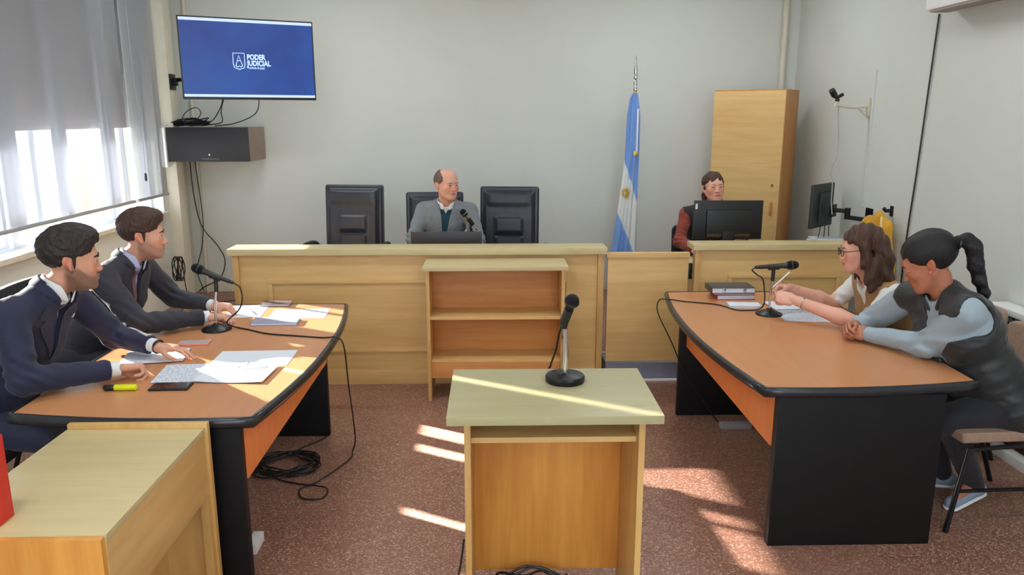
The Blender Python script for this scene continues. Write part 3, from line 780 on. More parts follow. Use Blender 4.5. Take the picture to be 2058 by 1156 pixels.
    for cl in sp['clothes']:
        kind = cl['kind']; mat = cl['mat']; inf = cl.get('inf', 0.0)
        if kind in ('top', 'jacket', 'vest'):
            g = SDF(lou, hiu, 0.0065 if kind != 'top' else 0.007)
            torso(g, inf, kind != 'vest', sleeve=cl.get('sleeve', 1.0))
            wa = cl.get('wrinkle', 0.004)
            elb = [J['elR'], J['elL']]
            def wf(P, wa=wa):
                a = wa*1.1*wob(P, 60)-wa*0.9*np.abs(wob(P, 95))
                for e in elb:
                    w_ = np.exp(-(((P-e.astype(np.float32))**2).sum(-1))/0.012)
                    a = a+wa*1.3*w_*np.sin((P@nz(np.array((0.6, 0.5, 0.9))).astype(np.float32))*150+3*wob(P, 20))
                return a
            g.field(wf)
            if cl.get('puffer'):
                g.field(lambda P: 0.004*np.abs(np.sin((P@U.astype(np.float32))*52))-0.002)
            # neck hole
            nd = nz(HC-nk)
            g.cut(cap(nk-U*0.002+F*0.006, nk+nd*0.2+F*0.01, cl.get('neckhole', 0.058), cl.get('neckhole', 0.058)+0.01), 0.006)
            if kind == 'vest':
                for s, sg in (('R', 1), ('L', -1)):
                    a = shw[s]; b = J['el'+s]
                    g.cut(cap(a+Rr*sg*0.06, b+Rr*sg*0.03, 0.056*sp.get('armk', 1.0), 0.052*sp.get('armk', 1.0)), 0.012)
                    g.cut(cap(a+Rr*sg*0.030-U*0.035, a+Rr*sg*0.22-U*0.05, 0.072, 0.11), 0.01)
            if cl.get('v'):
                g.cut(wedge(*cl['v']), 0.006)
            if kind != 'vest' and cl.get('sleeve', 1.0) >= 1:
                for s in 'RL':   # clean cuffs
                    d = nz(J['wr'+s]-J['el'+s]); c = J['wr'+s]-d*cl.get('cuff', 0.02)
                    g.cut((lambda P, c=c, d=d: np.maximum(-((P-c.astype(np.float32))@d.astype(np.float32)), np.sqrt(((P-c.astype(np.float32))**2).sum(-1))-0.07), c-0.08, c+0.08), 0.004)
            if cl.get('hem') is not None:
                hm = pv-U*cl['hem']
                g.cut((lambda P: (P-hm.astype(np.float32))@U.astype(np.float32), pv-0.5, hm+0.3), 0.01)
            V, Q = g.mesh(); o = child(cl['name'], V, Q, mat)
            gt = SDF(lou, hiu, 0.012); torso(gt, inf, False); Vt, Qt = gt.mesh(); bv_ = bvh(Vt, Qt); out[cl['name']] = (o, bv_)
            if cl.get('label'): o['label'] = cl['label']
            if cl.get('collar'):
                # standing / turned-down collar: band around the neck, open at the front
                cm = cl.get('collarmat', mat); hgt, rad, gap, thk = cl['collar']
                g2 = SDF(nk-0.16, nk+0.18, 0.0032)
                c0 = nk-U*0.022+F*0.004; c1 = c0+nd*hgt
                g2.put(cap(c0, c1, rad+0.012, rad), 0.004)
                sl_ = 0.012/hgt; g2.cut(cap(c0-nd*0.03, c1+nd*0.03, rad+0.012-thk+0.03*sl_, rad-thk-0.03*sl_), 0.002)
                g2.cut((lambda P: -((P-c1.astype(np.float32))@nd.astype(np.float32)), nk-0.16, nk+0.18), 0.003)
                g2.cut((lambda P: ((P-(c0-nd*0.02).astype(np.float32))@nd.astype(np.float32)), nk-0.16, nk+0.18), 0.003)
                if gap > 0:
                    def gf(P):
                        q = P-nk.astype(np.float32); r = np.abs(q@Rr.astype(np.float32)); ff = q@F.astype(np.float32); u = q@U.astype(np.float32)
                        return np.maximum(r-gap-0.6*np.clip(u+0.02, 0, 1), -ff)
                    g2.cut((gf, nk-0.16, nk+0.18), 0.004)
                V2, Q2 = g2.mesh(); child('collar', V2, Q2, cm).parent = o
            for dr in cl.get('drapes', []):
                drape(dr[0], bv_, dr[1], dr[2], dr[3] if len(dr) > 3 else 0.004, 0.004, o)
        elif kind == 'tie':
            o_, bv_ = out[cl['on']]
            tie = drape('necktie', bv_, [(-0.016, -0.048), (0.016, -0.048), (0.013, -0.068), (0.030, -0.33), (-0.030, -0.33), (-0.013, -0.068)], mat, 0.008, 0.005)
        elif kind == 'cuffs':
            for s in 'RL':
                d = nz(J['wr'+s]-J['el'+s]); c = J['wr'+s]
                MB().tube([Vector(c-d*cl.get('back', 0.05)-base), Vector(c-d*(-cl.get('fwd', 0.002))-base)], cl.get('r', 0.034), 20).build('shirt_cuff', mat, body)
        elif kind == 'trousers':
            g = SDF(lo-0.02, hi+0.02, 0.009)
            g.put(cap(pv-Rr*0.07, pv+Rr*0.07, 0.137*bd+0.004, None, F, 0.84), 0.03)
            for s in 'RL':
                hip = pv+Rr*(0.085 if s == 'R' else -0.085)
                g.put(cap(hip, J['kn'+s], 0.092*bd, 0.068), 0.03); g.put(cap(J['kn'+s], J['an'+s]+np.array((0, 0, -0.005)), 0.066, 0.048), 0.02)
            wst = pv+U*0.10
            g.cut((lambda P: (pv[2]+0.10)-P[..., 2], pv-0.5, hi+0.3), 0.01)
            g.field(lambda P: 0.003*wob(P, 40)); V, Q = g.mesh(); child('trousers', V, Q, mat)
        elif kind == 'shoes':
            for s in 'RL':
                a = J['an'+s]; fd = nz(np.array(sp['foot'+s])*np.array((1, 1, 1))); R3 = frame_from(fd, (0, 0, 1)); c = a+np.array((0, 0, -0.035))
                g = SDF(a-0.30, a+0.30, 0.005)
                g.put(cap(c-fd*0.035, c+fd*0.15-np.array((0, 0, 0.012)), 0.038, 0.032), 0.02)
                g.put(cap(c-fd*0.02, a+np.array((0, 0, 0.03)), 0.036, 0.038), 0.02)
                zz = (c-R3[:, 2]*0.028)
                g.cut((lambda P: (P-zz.astype(np.float32))@R3[:, 2].astype(np.float32), a-0.3, a+0.3), 0.004)
                V, Q = g.mesh(); so = child('shoe', V, Q, mat)
                g = SDF(a-0.30, a+0.30, 0.005); c2 = zz-R3[:, 2]*0.006
                g.put(cap(c2-fd*0.035, c2+fd*0.152, 0.040, 0.038, R3[:, 2], 0.32), 0.01); V, Q = g.mesh(); child('sole', V, Q, cl.get('sole', M['blk'])).parent = so
        elif kind == 'glasses':
            g = MB(); R3 = HR
            for s in (-1, 1):
                ring = [W2((s*(0.034+0.022*math.cos(a)), 0.104-0.25*abs(0.022*math.cos(a)), -0.002+0.018*math.sin(a)*(1 if math.sin(a) > 0 else 1.05)))-base for a in np.linspace(0, 2*PI, 25)[:-1]]
                g.tube([Vector(q) for q in ring], 0.0019, 8, closed=True)
                g.tube([Vector(W2(q)-base) for q in ((s*0.056, 0.097, 0.004), (s*0.080, 0.06, 0.008), (s*0.083, 0.0, 0.008), (s*0.081, -0.02, -0.006))], 0.0018, 8)
            g.tube([Vector(W2(q)-base) for q in ((-0.012, 0.105, 0.002), (0, 0.107, 0.005), (0.012, 0.105, 0.002))], 0.0018, 8)
            g.build('eyeglasses', mat, body)
    return body, out, dict(F=F, U=U, R=Rr, HR=HR, HC=HC, nk=nk, base=base, W2=W2, drape=drape)
# ------------------------------------------------------------------ bench, gate, clerk's counter
def prof_frame(g, x0, x1, z0, z1, y, w=0.028, d=0.012):
    # moulding frame lying on the face at y (towards -y)
    for a in ((x0, x1, z1-w, z1), (x0, x1, z0, z0+w)): g.box(a[0], a[1], y-d, y, a[2], a[3], 0.004)
    for a in ((x0, x0+w), (x1-w, x1)): g.box(a[0], a[1], y-d, y, z0+w, z1-w, 0.004)
t = thing('judges_bench', 'long light wooden counter with a moulded front panel across the back of the room', 'bench', (-0.5, 5.2, 0))
box('front_panel', M['birch_x'], -1.235, 1.22, 0.02, 0.04, 0.075, 0.93, t)
box('base_board', M['birch_x'], -1.235, 1.22, 0.004, 0.02, 0.0, 0.105, t)
box('end_post', M['birch_z'], -1.275, -1.235, 0.0, 0.06, 0, 0.93, t)
box('end_post', M['birch_z'], 1.22, 1.262, 0.0, 0.06, 0, 0.93, t)
box('side_panel', M['birch_y'], -1.265, -1.245, 0.06, 0.85, 0, 0.72, t)
box('counter_top', M['birch_top'], -1.30, 1.28, -0.025, 0.185, 0.93, 0.975, t, 0.006)
g = MB(); prof_frame(g, -1.045, 1.03, 0.235, 0.755, 0.02); g.build('moulding', M['birch_x'], t)
box('desk_top', M['birch_top'], -1.25, 1.25, 0.185, 0.85, 0.72, 0.75, t)
box('inner_panel', M['birch_x'], -1.23, 1.22, 0.165, 0.183, 0.75, 0.93, t)
t = thing('swing_gate', 'low light wooden gate between the two counters', 'gate', (0.79, 5.2, 0))
box('gate_panel', M['birch_x'], 0.0, 0.56, 0.012, 0.035, 0.155, 0.925, t)
box('top_rail', M['birch_x'], -0.01, 0.565, 0.0, 0.05, 0.90, 0.935, t, 0.004)
for z in (0.83, 0.30): box('hinge', M['blkmetal'], 0.562, 0.585, 0.0, 0.02, z-0.08, z+0.03, t, 0.002)
t = thing('clerk_counter', 'light wooden counter with moulded panel beside the gate, under the clerk', 'counter', (1.37, 5.2, 0))
box('front_panel', M['birch_x'], 0.06, 1.13, 0.02, 0.04, 0.075, 0.955, t)
box('base_board', M['birch_x'], 0.06, 1.13, 0.004, 0.02, 0, 0.105, t)
box('end_post', M['birch_z'], 0.02, 0.06, 0.0, 0.06, 0, 0.955, t)
box('counter_top', M['birch_top'], 0.0, 1.17, -0.025, 0.16, 0.955, 0.995, t, 0.006)
g = MB(); prof_frame(g, 0.26, 1.05, 0.22, 0.78, 0.02); g.build('moulding', M['birch_x'], t)
box('desk_top', M['birch_top'], 0.03, 1.13, 0.16, 0.80, 0.74, 0.77, t)
box('side_panel', M['birch_y'], 0.02, 0.04, 0.06, 0.80, 0, 0.74, t)
box('side_panel', M['birch_y'], 1.11, 1.13, 0.04, 0.80, 0, 0.74, t)

# open bookcase / lectern in front of the bench
t = thing('open_lectern', 'open-backed wooden lectern with two shelves against the long counter', 'lectern', (-0.455, 4.84, 0))
box('side_panel', M['birch_z'], 0.02, 0.042, 0.02, 0.31, 0, 0.885, t)
box('side_panel', M['birch_z'], 0.895, 0.917, 0.02, 0.31, 0, 0.885, t)
box('top', M['birch_top'], 0.0, 0.937, 0.0, 0.325, 0.885, 0.910, t, 0.003)
box('back_panel', M['birch_warm'], 0.042, 0.895, 0.28, 0.30, 0.26, 0.885, t)
box('shelf', M['birch_x'], 0.042, 0.895, 0.03, 0.28, 0.555, 0.577, t)
box('shelf', M['birch_x'], 0.042, 0.895, 0.06, 0.28, 0.255, 0.277, t)
box('apron', M['birch_warm'], 0.042, 0.895, 0.05, 0.068, 0.15, 0.255, t)

# witness table in the foreground
t = thing('witness_desk', 'small light wooden desk in the foreground with a microphone on top', 'desk', (0.20, 2.6, 0))
box('desk_top', M['green_top'], -0.356, 0.356, -0.25, 0.24, 0.868, 0.898, t, 0.003)
box('side_panel', M['birch_z'], -0.302, -0.280, -0.17, 0.21, 0, 0.868, t)
box('side_panel', M['birch_z'], 0.290, 0.312, -0.17, 0.21, 0, 0.868, t)
box('back_panel', M['pine'], -0.28, 0.29, 0.17, 0.188, 0.08, 0.868, t)
box('shelf', M['birch_x'], -0.28, 0.29, -0.13, 0.17, 0.755, 0.775, t)
MB().tube(spline([(-0.06+0.13*math.cos(a)*(1+0.12*math.sin(3*a)), 0.06+0.08*math.sin(a), 0.05+0.045*abs(math.sin(a*1.7))+0.03*math.sin(a*0.53)) for a in np.linspace(0, 38, 90)], 3), 0.005, 6).build('x', M['cable'])
o = COL.objects['x']; o.name = 'cable_bundle'; o.location = (0.20, 2.58, 0.0)
tag(o, 'tangled bundle of black cable on the floor inside the foreground desk', 'cable')
o = tubeo('cable', M['cable'], [(-0.113, 2.56, 0.34), (-0.125, 2.52, 0.26), (-0.15, 2.50, 0.14), (-0.16, 2.47, 0.03), (-0.14, 2.40, 0.008), (-0.17, 2.2, 0.007)], 0.004)
tag(o, 'thin black cable running down the left side of the foreground desk', 'cable')

# sloping foreground desk at lower left
t = thing('side_desk', 'light wooden desk seen end-on in the lower left corner', 'desk', (-1.57, 1.93, 0))
box('end_panel', M['pine'], 0.0, 0.495, 0.0, 0.022, 0, 0.722, t)
box('end_panel', M['birch_z'], 0.0, 0.51, 0.765, 0.79, 0, 0.745, t, 0.004)
box('desk_top', M['birch_top'], 0.0, 0.50, 0.022, 0.765, 0.705, 0.727, t)
box('apron', M['birch_y'], 0.478, 0.498, 0.022, 0.765, 0.46, 0.705, t)
box('inner_panel', M['birch_z'], 0.30, 0.318, 0.022, 0.765, 0.02, 0.46, t)
box('post', M['birch_z'], 0.47, 0.50, 0.735, 0.765, 0, 0.46, t)
t = thing('box_file', 'red box file standing on the wooden desk at the left edge of the picture', 'binder', (-1.46, 2.00, 0.728))
g = MB(); g.box(-0.08, 0.075, -0.005, 0.0, 0, 0.25, 0.002); g.box(-0.08, 0.075, 0.06, 0.065, 0, 0.25, 0.002); g.box(0.07, 0.075, 0, 0.06, 0, 0.25, 0.002)
g.build('cover', M['red'], t)
box('pages', M['paper'], -0.075, 0.066, 0.002, 0.058, 0.005, 0.235, t)

# ------------------------------------------------------------------ two boat-shaped tables
def arc(p, q, bulge, n=14):
    p, q = Vector(p), Vector(q); d = q-p; nr = Vector((d.y, -d.x)).normalized()
    return [tuple(p+d*(i/n)+nr*bulge*4*(i/n)*(1-i/n)) for i in range(n)]
def table(name, label, loc, mirror, legs):
    # local coordinates: x 0..1 from the visible (outer) side towards the sitters, y 0..1.83 away from the camera
    t = thing(name, label, 'table', loc)
    sg = -1 if mirror else 1
    def poly(ins):
        c = [(0.06+ins, 0.0+ins), (1.02-ins, 0.06+ins), (1.0-ins, 1.78-ins), (0.04+ins, 1.83-ins)]
        pts = []
        pts += arc(c[0], c[1], 0.035)            # near end
        pts += arc(c[1], c[2], 0.02)
        pts += arc(c[2], c[3], 0.03)
        pts += arc(c[3], c[0], 0.085)            # outer side bows
        return [(sg*x, y) for x, y in pts]
    g = MB(); po = poly(0.018)
    if mirror: po = po[::-1]
    g.prism(po, 0.700, 0.7385); g.build('table_top', M['laminate'], t)
    e = MB(); pe = poly(0.012); P3 = [(x, y, 0.719) for x, y in pe]
    # rounded edging: flattened tube section, 42 mm tall
    n = 12; vs = []; fs = []; m = len(P3)
    ctr = Vector((sg*0.53, 0.9, 0.719))
    for i in range(m):
        a = Vector(P3[(i+1) % m])-Vector(P3[i-1]); nr = Vector((a.y, -a.x, 0)).normalized()
        if nr.dot(Vector(P3[i])-ctr) < 0: nr = -nr
        for k in range(n):
            an = 2*PI*k/n
            vs.append(Vector(P3[i])+nr*0.016*math.cos(an)+Vector((0, 0, 0.0235*math.sin(an))))
    for i in range(m):
        for k in range(n): j = (i+1) % m; fs.append((i*n+k, i*n+(k+1) % n, j*n+(k+1) % n, j*n+k))
    e.add(vs, fs); e.build('edging', M['edge'], t, angle=0)
    for (x0, x1, y0, y1) in legs:
        a, b_ = sorted((sg*x0, sg*x1))
        box('leg_panel', M['blackpanel'], a, b_, y0, y1, 0, 0.70, t, 0.006)
    a, b_ = sorted((sg*0.125, sg*0.145))
    box('modesty_panel', M['orange'], a, b_, legs[0][3], legs[1][2], 0.455, 0.70, t)
    return t
table('hearing_table', 'orange wooden table with black edging in front of the two seated women', (1.07, 3.03, 0), False, [(0.13, 0.85, 0.015, 0.06), (0.085, 0.80, 1.54, 1.585)])
table('hearing_table', 'orange wooden table with black edging in front of the two men in suits', (-0.845, 2.755, 0), True, [(0.13, 0.85, 0.035, 0.08), (0.13, 0.80, 1.545, 1.59)])

# ------------------------------------------------------------------ seats
def exec_chair(loc, rz, label, tilt=0.08, bh=0.68, al=0.0):
    t = thing('office_armchair', label, 'chair', loc, rz, 'black leather chairs behind the long counter')
    # chair faces -y ; local z measured from the platform
    R = Matrix.Translation((0, 0.20, 0.50)) @ Matrix.Rotation(-tilt, 4, 'X')
    g = MB(); g.box(-0.25, 0.25, -0.01, 0.07, 0, bh, 0.03, 3, mat=R); g.build('backrest', M['leather'], t)
    g = MB()
    # one padded front with two stitched lumbar pads that swell out of it
    nx, nz_2 = 44, 60; gv = []; gf = []
    def sm(t): t = min(max(t, 0), 1); return t*t*(3-2*t)
    for j in range(nz_2+1):
        for i in range(nx+1):
            x = -0.222+0.444*i/nx; z = 0.05+(bh-0.08)*j/nz_2
            ed = min((0.222-abs(x))/0.03, (z-0.05)/0.03, (bh-0.03-z)/0.03)
            y = -0.012-0.030*sm(ed)
            u = z-(bh-0.68)
            for (z0, z1) in ((0.10, 0.265), (0.265, 0.425)):
                pr = min((0.130-abs(x))/0.035, (z1-u)/0.018, (u-z0)/0.05)
                y -= 0.020*sm(pr)
            y -= 0.010*sm((u-0.50)/0.05)*sm((0.64-u)/0.04)*sm((0.2-abs(x))/0.05)
            gv.append(R @ Vector((x, y, z)))
    for j in range(nz_2):
        for i in range(nx): a = j*(nx+1)+i; gf.append((a, a+1, a+nx+2, a+nx+1))
    g.add(gv, gf)
    g.build('back_cushion', M['leather'], t)
    MB().box(-0.25, 0.25, -0.28, 0.24, 0.40, 0.50, 0.035, 3).build('seat', M['leather'], t)
    for sx in (-1, 1):
        p = [(sx*0.27, 0.20, 0.50), (sx*0.315, 0.16, 0.655-al), (sx*0.32, -0.02, 0.69-al), (sx*0.315, -0.17, 0.66-al), (sx*0.28, -0.17, 0.44)]
        MB().tube(spline(p, 6), 0.022, 10).build('armrest', M['blk'], t)
    MB().lathe([(0.03, 0.40), (0.03, 0.22), (0.045, 0.22), (0.045, 0.10)], 16).build('column', M['blkmetal'], t)
    g = MB()
    for k in range(5):
        a = 2*PI*k/5+0.3; g.tube([(0, 0, 0.11), (0.27*math.cos(a), 0.27*math.sin(a), 0.065)], 0.02, 8)
    g.build('star_base', M['blk'], t)
    for k in range(5):
        a = 2*PI*k/5+0.3; T = Matrix.Translation((0.27*math.cos(a), 0.27*math.sin(a), 0.028)) @ Matrix.Rotation(a, 4, 'Z') @ Matrix.Rotation(PI/2, 4, 'X')
        MB().lathe([(0.027, -0.02), (0.028, 0), (0.027, 0.02)], 14, T).build('castor', M['blk'], t)
    return t
exec_chair((-1.22, 6.40, 0.12), -0.12, 'empty black leather chair nearest the television, left of the man in grey', bh=0.665)
exec_chair((-0.50, 6.52, 0.052), 0.04, 'black leather chair the man in the grey jacket sits in', bh=0.59, al=0.06)
exec_chair((0.11, 6.30, 0.12), -0.12, 'empty black leather chair to the right of the man in grey', bh=0.655)
for o in [q for q in COL.objects if q.name.startswith('office_armchair')]: o.location.z = 0.12
def side_chair(loc, rz, label, pad, bz=0.80, grp=None):
    # simple padded chair on a bent-tube frame; faces -x locally when rz=0
    t = thing('padded_chair', label, 'chair', loc, rz, grp)
    MB().box(-0.22, 0.22, -0.23, 0.23, 0.425, 0.475, 0.02, 3).build('seat', pad, t)
    g = SDF((0.10, -0.28, bz-0.22), (0.36, 0.28, bz+0.22), 0.008)
    def back(P):
        y = P[..., 1]; z = P[..., 2]-bz; x = P[..., 0]-(0.262-0.5*y*y+0.12*(z+0.18))
        qy = np.abs(y)-(0.225-0.05); qz = np.abs(z)-(0.175-0.05)
        d2 = np.sqrt(np.maximum(qy, 0)**2+np.maximum(qz, 0)**2)+np.minimum(np.maximum(qy, qz), 0)-0.05+0.015
        dx = np.abs(x)-0.024+0.015
        return np.sqrt(np.maximum(d2, 0)**2+np.maximum(dx, 0)**2)+np.minimum(np.maximum(d2, dx), 0)-0.015
    g.put((back, np.array((0.12, -0.26, bz-0.2)), np.array((0.34, 0.26, bz+0.2))), 0.004)
    V, Q = g.mesh(); mesh_obj('backrest', V, Q, pad, t, True, 0)
    for s in (-1, 1):
        # front leg runs up and back to carry the seat, rear leg rises to the backrest
        MB().tube([(-0.25, s*0.235, 0.0), (-0.19, s*0.235, 0.40), (0.19, s*0.235, 0.42)], 0.0125, 10).build('leg', M['blkmetal'], t)
        MB().tube(spline([(0.30, s*0.235, 0.0), (0.17, s*0.235, 0.42), (0.25, s*0.20, bz-0.14), (0.285, s*0.17, bz)], 5), 0.0125, 10).build('leg', M['blkmetal'], t)
        MB().tube([(-0.22, s*0.235, 0.20), (0.235, s*0.235, 0.20)], 0.009, 8).build('stretcher', M['blkmetal'], t)
    return t
side_chair((2.29, 3.39, 0), 0.05, 'brown padded chair with black legs under the woman in the black vest', M['brownpad'], 0.70)
side_chair((2.44, 4.12, 0), 0.0, 'brown padded chair under the woman in the white blouse', M['brownpad'], 0.66)
side_chair((-2.26, 3.20, 0), PI, 'black padded chair under the man in the navy suit', M['blackpad'])
side_chair((-2.28, 4.15, 0), PI, 'black padded chair under the man in the dark grey suit', M['blackpad'])
side_chair((1.80, 6.44, 0.12), PI/2, 'black padded chair under the clerk behind the monitor', M['blackpad'], 0.62)
# ------------------------------------------------------------------ microphones
def frame_z(d):
    return Vector(d).normalized().to_track_quat('Z', 'Y').to_matrix().to_4x4()
def microphone(tail, head, label, base=None, base_r=0.07, flat=False, top=None, silver=False, stand_label=None, pr_=0.0065):
    tail, head = Vector(tail), Vector(head); L = (head-tail).length
    t = thing('microphone', label, 'microphone', tail)
    T = frame_z(head-tail)
    bodym = M['chrome'] if silver else M['blk']
    MB().lathe([(0.006, -0.02), (0.0095, -0.018), (0.0095, 0.0), (0.011, 0.002), (0.0125, L*0.3), (0.0165, L*0.66), (0.019, L*0.70)], 20, T).build('handle', bodym, t)
    hr = 0.0255
    prof = [(0.019, L*0.70), (hr*0.93, L*0.74), (hr, L*0.78), (hr, L*0.84), (hr*0.92, L*0.91), (hr*0.7, L*0.965), (hr*0.35, L*0.995), (0.002, L)]
    MB().lathe(prof, 24, T).build('grille', M['mesh'], t)
    MB().lathe([(hr+0.001, L*0.80), (hr+0.0022, L*0.805), (hr+0.0022, L*0.825), (hr+0.001, L*0.83)], 24, T).build('grille_band', M['chrome'] if silver else M['blk2'], t)
    if base is not None:
        b = Vector(base); s = thing('microphone_stand', stand_label, 'stand', b)
        if flat: pr = [(base_r*0.98, 0), (base_r, 0.004), (base_r, 0.018), (base_r*0.93, 0.024), (0.02, 0.028), (0.012, 0.034)]
        else: pr = [(base_r*0.98, 0), (base_r, 0.003), (base_r*0.96, 0.009), (base_r*0.6, 0.02), (base_r*0.25, 0.03), (0.011, 0.038)]
        MB().lathe(pr, 40).build('base', M['blkmetal'], s)
        mid = tail+(head-tail)*0.38; tz = mid.z-b.z-0.03
        off = mid-b
        top = Vector((off.x, off.y, tz-0.02)) if top is None else Vector(top)
        MB().tube([(0, 0, 0.03), (0, 0, 0.03+(top.z-0.03)*0.5), (top.x, top.y, top.z)], pr_, 14).build('pole', M['chrome'], s)
        MB().tube([(top.x*0.9, top.y*0.9, top.z-0.035), (top.x, top.y, top.z), (off.x, off.y, off.z-0.012)], 0.0105, 12).build('swivel', M['blk'], s)
        d = (head-tail).normalized()
        MB().tube([off-d*0.03-Vector((0, 0, 0.004)), off+d*0.03-Vector((0, 0, 0.004))], 0.0175, 14).build('clip', M['blk'], s)
    return t
microphone((-1.385, 4.0, 1.003), (-1.582, 4.01, 1.083), 'black microphone pointing left above the table of the two men', (-1.478, 4.01, 0.7385), 0.078, stand_label='round-based table stand between the two men in suits', silver=False)
microphone((0.252, 2.71, 1.115), (0.283, 2.635, 1.232), 'upright black microphone above the small foreground desk', (0.262, 2.70, 0.898), 0.073, True, stand_label='chrome microphone stand with thick round base on the foreground desk', top=(-0.006, 0.0, 0.20), pr_=0.0115)
microphone((1.50, 4.25, 1.018), (1.728, 4.25, 1.031), 'black microphone lying level above the table of the two women', (1.583, 4.262, 0.7385), 0.075, stand_label='round-based table stand held by the woman in glasses')
microphone((-0.13, 5.85, 1.02), (-0.240, 5.80, 1.165), 'small silver microphone in front of the man in grey', (-0.10, 5.87, 0.75), 0.06, silver=True, stand_label='jointed microphone stand behind the long counter')
o = tubeo('microphone_cable', M['cable'], [(-1.366, 4.0, 0.995), (-1.335, 4.0, 0.97), (-1.325, 3.99, 0.91), (-1.35, 4.0, 0.85), (-1.41, 3.98, 0.79), (-1.40, 4.04, 0.748), (-1.30, 3.99, 0.7425), (-1.18, 3.91, 0.7425), (-1.03, 3.87, 0.7425), (-0.88, 3.83, 0.7425), (-0.80, 3.81, 0.748), (-0.765, 3.80, 0.70), (-0.76, 3.84, 0.50), (-0.765, 3.95, 0.26), (-0.78, 4.06, 0.08), (-0.80, 4.08, 0.008), (-0.80, 3.96, 0.006), (-0.91, 3.71, 0.006), (-0.985, 3.62, 0.006), (-0.945, 3.52, 0.006), (-0.85, 3.525, 0.006), (-0.855, 3.62, 0.012), (-1.01, 3.68, 0.006), (-1.14, 3.74, 0.008), (-1.21, 3.86, 0.012)], 0.004, sm=10)
tag(o, 'thin black microphone cable falling over the table edge and looping on the floor', 'cable')
pts = []
for i in range(150):
    a = i*0.42; r = 0.115+0.03*math.sin(i*0.37)+0.015*math.sin(i*1.3)
    pts.append((-1.12+r*math.cos(a)*1.25+0.012*math.sin(i*0.2), 3.89+r*math.sin(a)*1.05, 0.006+0.022*abs(math.sin(i*0.11))))
g = MB(); g.tube(spline(pts, 3), 0.0042, 6)
g.tube(spline([(-1.12, 4.03, 0.012), (-1.10, 4.12, 0.006), (-1.02, 4.22, 0.006), (-0.985, 4.295, 0.006)], 6), 0.004, 6)
g.tube(spline([(-1.23, 3.95, 0.012), (-1.32, 4.0, 0.006), (-1.42, 3.9, 0.006), (-1.5, 3.95, 0.006)], 6), 0.004, 6)
g.tube(spline([(-1.22, 3.84, 0.012), (-1.32, 3.78, 0.006), (-1.45, 3.80, 0.006)], 6), 0.004, 6)
o = g.build('cable_coil', M['cable']); tag(o, 'heap of coiled black cable on the floor under the left table', 'cable')
o = tubeo('microphone_cable', M['cable'], [(1.482, 4.25, 1.016), (1.465, 4.25, 1.0), (1.50, 4.26, 0.97), (1.55, 4.30, 0.93), (1.57, 4.31, 0.80), (1.55, 4.345, 0.748), (1.48, 4.345, 0.7425), (1.42, 4.36, 0.7425), (1.345, 4.49, 0.7425), (1.18, 4.57, 0.7425), (1.085, 4.62, 0.7445), (1.03, 4.64, 0.735), (1.02, 4.62, 0.66), (1.09, 4.53, 0.50), (1.18, 4.50, 0.30), (1.30, 4.49, 0.12), (1.38, 4.47, 0.01), (1.40, 4.42, 0.006)], 0.0038, sm=8)
tag(o, 'black microphone cable crossing the right-hand table and hanging beside its leg', 'cable')
o = tubeo('microphone_cable', M['cable'], [(0.247, 2.727, 1.09), (0.242, 2.75, 1.06), (0.235, 2.79, 0.99), (0.218, 2.842, 0.906), (0.214, 2.852, 0.85), (0.214, 2.852, 0.4)], 0.0038)
tag(o, 'black cable hanging from the foreground microphone behind its pole', 'cable')

# ------------------------------------------------------------------ television, its arm, shelf box and cables
t = thing('television', 'large wall-mounted television showing a blue screen with white lettering', 'television', (-1.96, 6.53, 2.30), math.radians(25.6))
TW, TH = 1.042, 0.632
MB().box(-TW/2, TW/2, 0.0, 0.03, -TH/2, TH/2, 0.004).box(-0.35, 0.35, 0.03, 0.07, -0.24, 0.14, 0.01).build('housing', M['blk'], t)
def emis(name, build):
    m, N, L, b = nodemat(name); build(m, N, L, b); return m
def scr(m, N, L, b):
    v = tc(N, L); n = noise(N, L, v, 1.8, 4)
    c = ramp(N, L, n, [(0.35, lin((2, 46, 128))), (0.65, lin((14, 70, 150)))])
    b.inputs['Base Color'].default_value = (0.01, 0.01, 0.01, 1); b.inputs['Roughness'].default_value = 0.25
    L.new(c, b.inputs['Emission Color']); b.inputs['Emission Strength'].default_value = 0.85
def glow(c, s=0.9):
    def f(m, N, L, b):
        b.inputs['Base Color'].default_value = (0.02, 0.02, 0.02, 1); b.inputs['Emission Color'].default_value = lin(c); b.inputs['Emission Strength'].default_value = s
    return f
sc_ = MB().box(-TW/2+0.010, TW/2-0.010, -0.0012, 0.001, -TH/2+0.018, TH/2-0.010).build('screen', emis('screen_blue', scr), t, smooth=False)
mw = emis('screen_white', glow((196, 214, 240)))
MB().box(-TW/2+0.010, TW/2-0.010, -0.0018, -0.0012, TH/2-0.034, TH/2-0.012).build('title_bar', mw, sc_, smooth=False)
MB().box(-TW/2+0.010, TW/2-0.010, -0.0018, -0.0012, -TH/2+0.020, -TH/2+0.040).build('task_bar', mw, sc_, smooth=False)
lm = emis('screen_logo', glow((190, 214, 250), 1.0))
RX = Matrix.Rotation(PI/2, 4, 'X')
def onscr(x, z): return Matrix.Translation((x, -0.0022, z)) @ Matrix.Diagonal((0.80, 1, 1, 1)) @ RX
text_mesh('screen_lettering', 'PODER', 0.056, lm, sc_, onscr(-0.020, 0.0), 0.0003, 0.0022)
text_mesh('screen_lettering', 'JUDICIAL', 0.056, lm, sc_, onscr(-0.020, -0.048), 0.0003, 0.0022)
text_mesh('screen_lettering', 'Provincia de Jujuy', 0.0235, lm, sc_, onscr(-0.020, -0.072), 0.0003, 0.0006)
g = MB()
sh_ = [(-0.105, 0.052), (-0.105, -0.045), (-0.098, -0.072), (-0.070, -0.085), (-0.060, -0.088), (-0.050, -0.085), (-0.022, -0.072), (-0.017, -0.045), (-0.017, 0.052)]
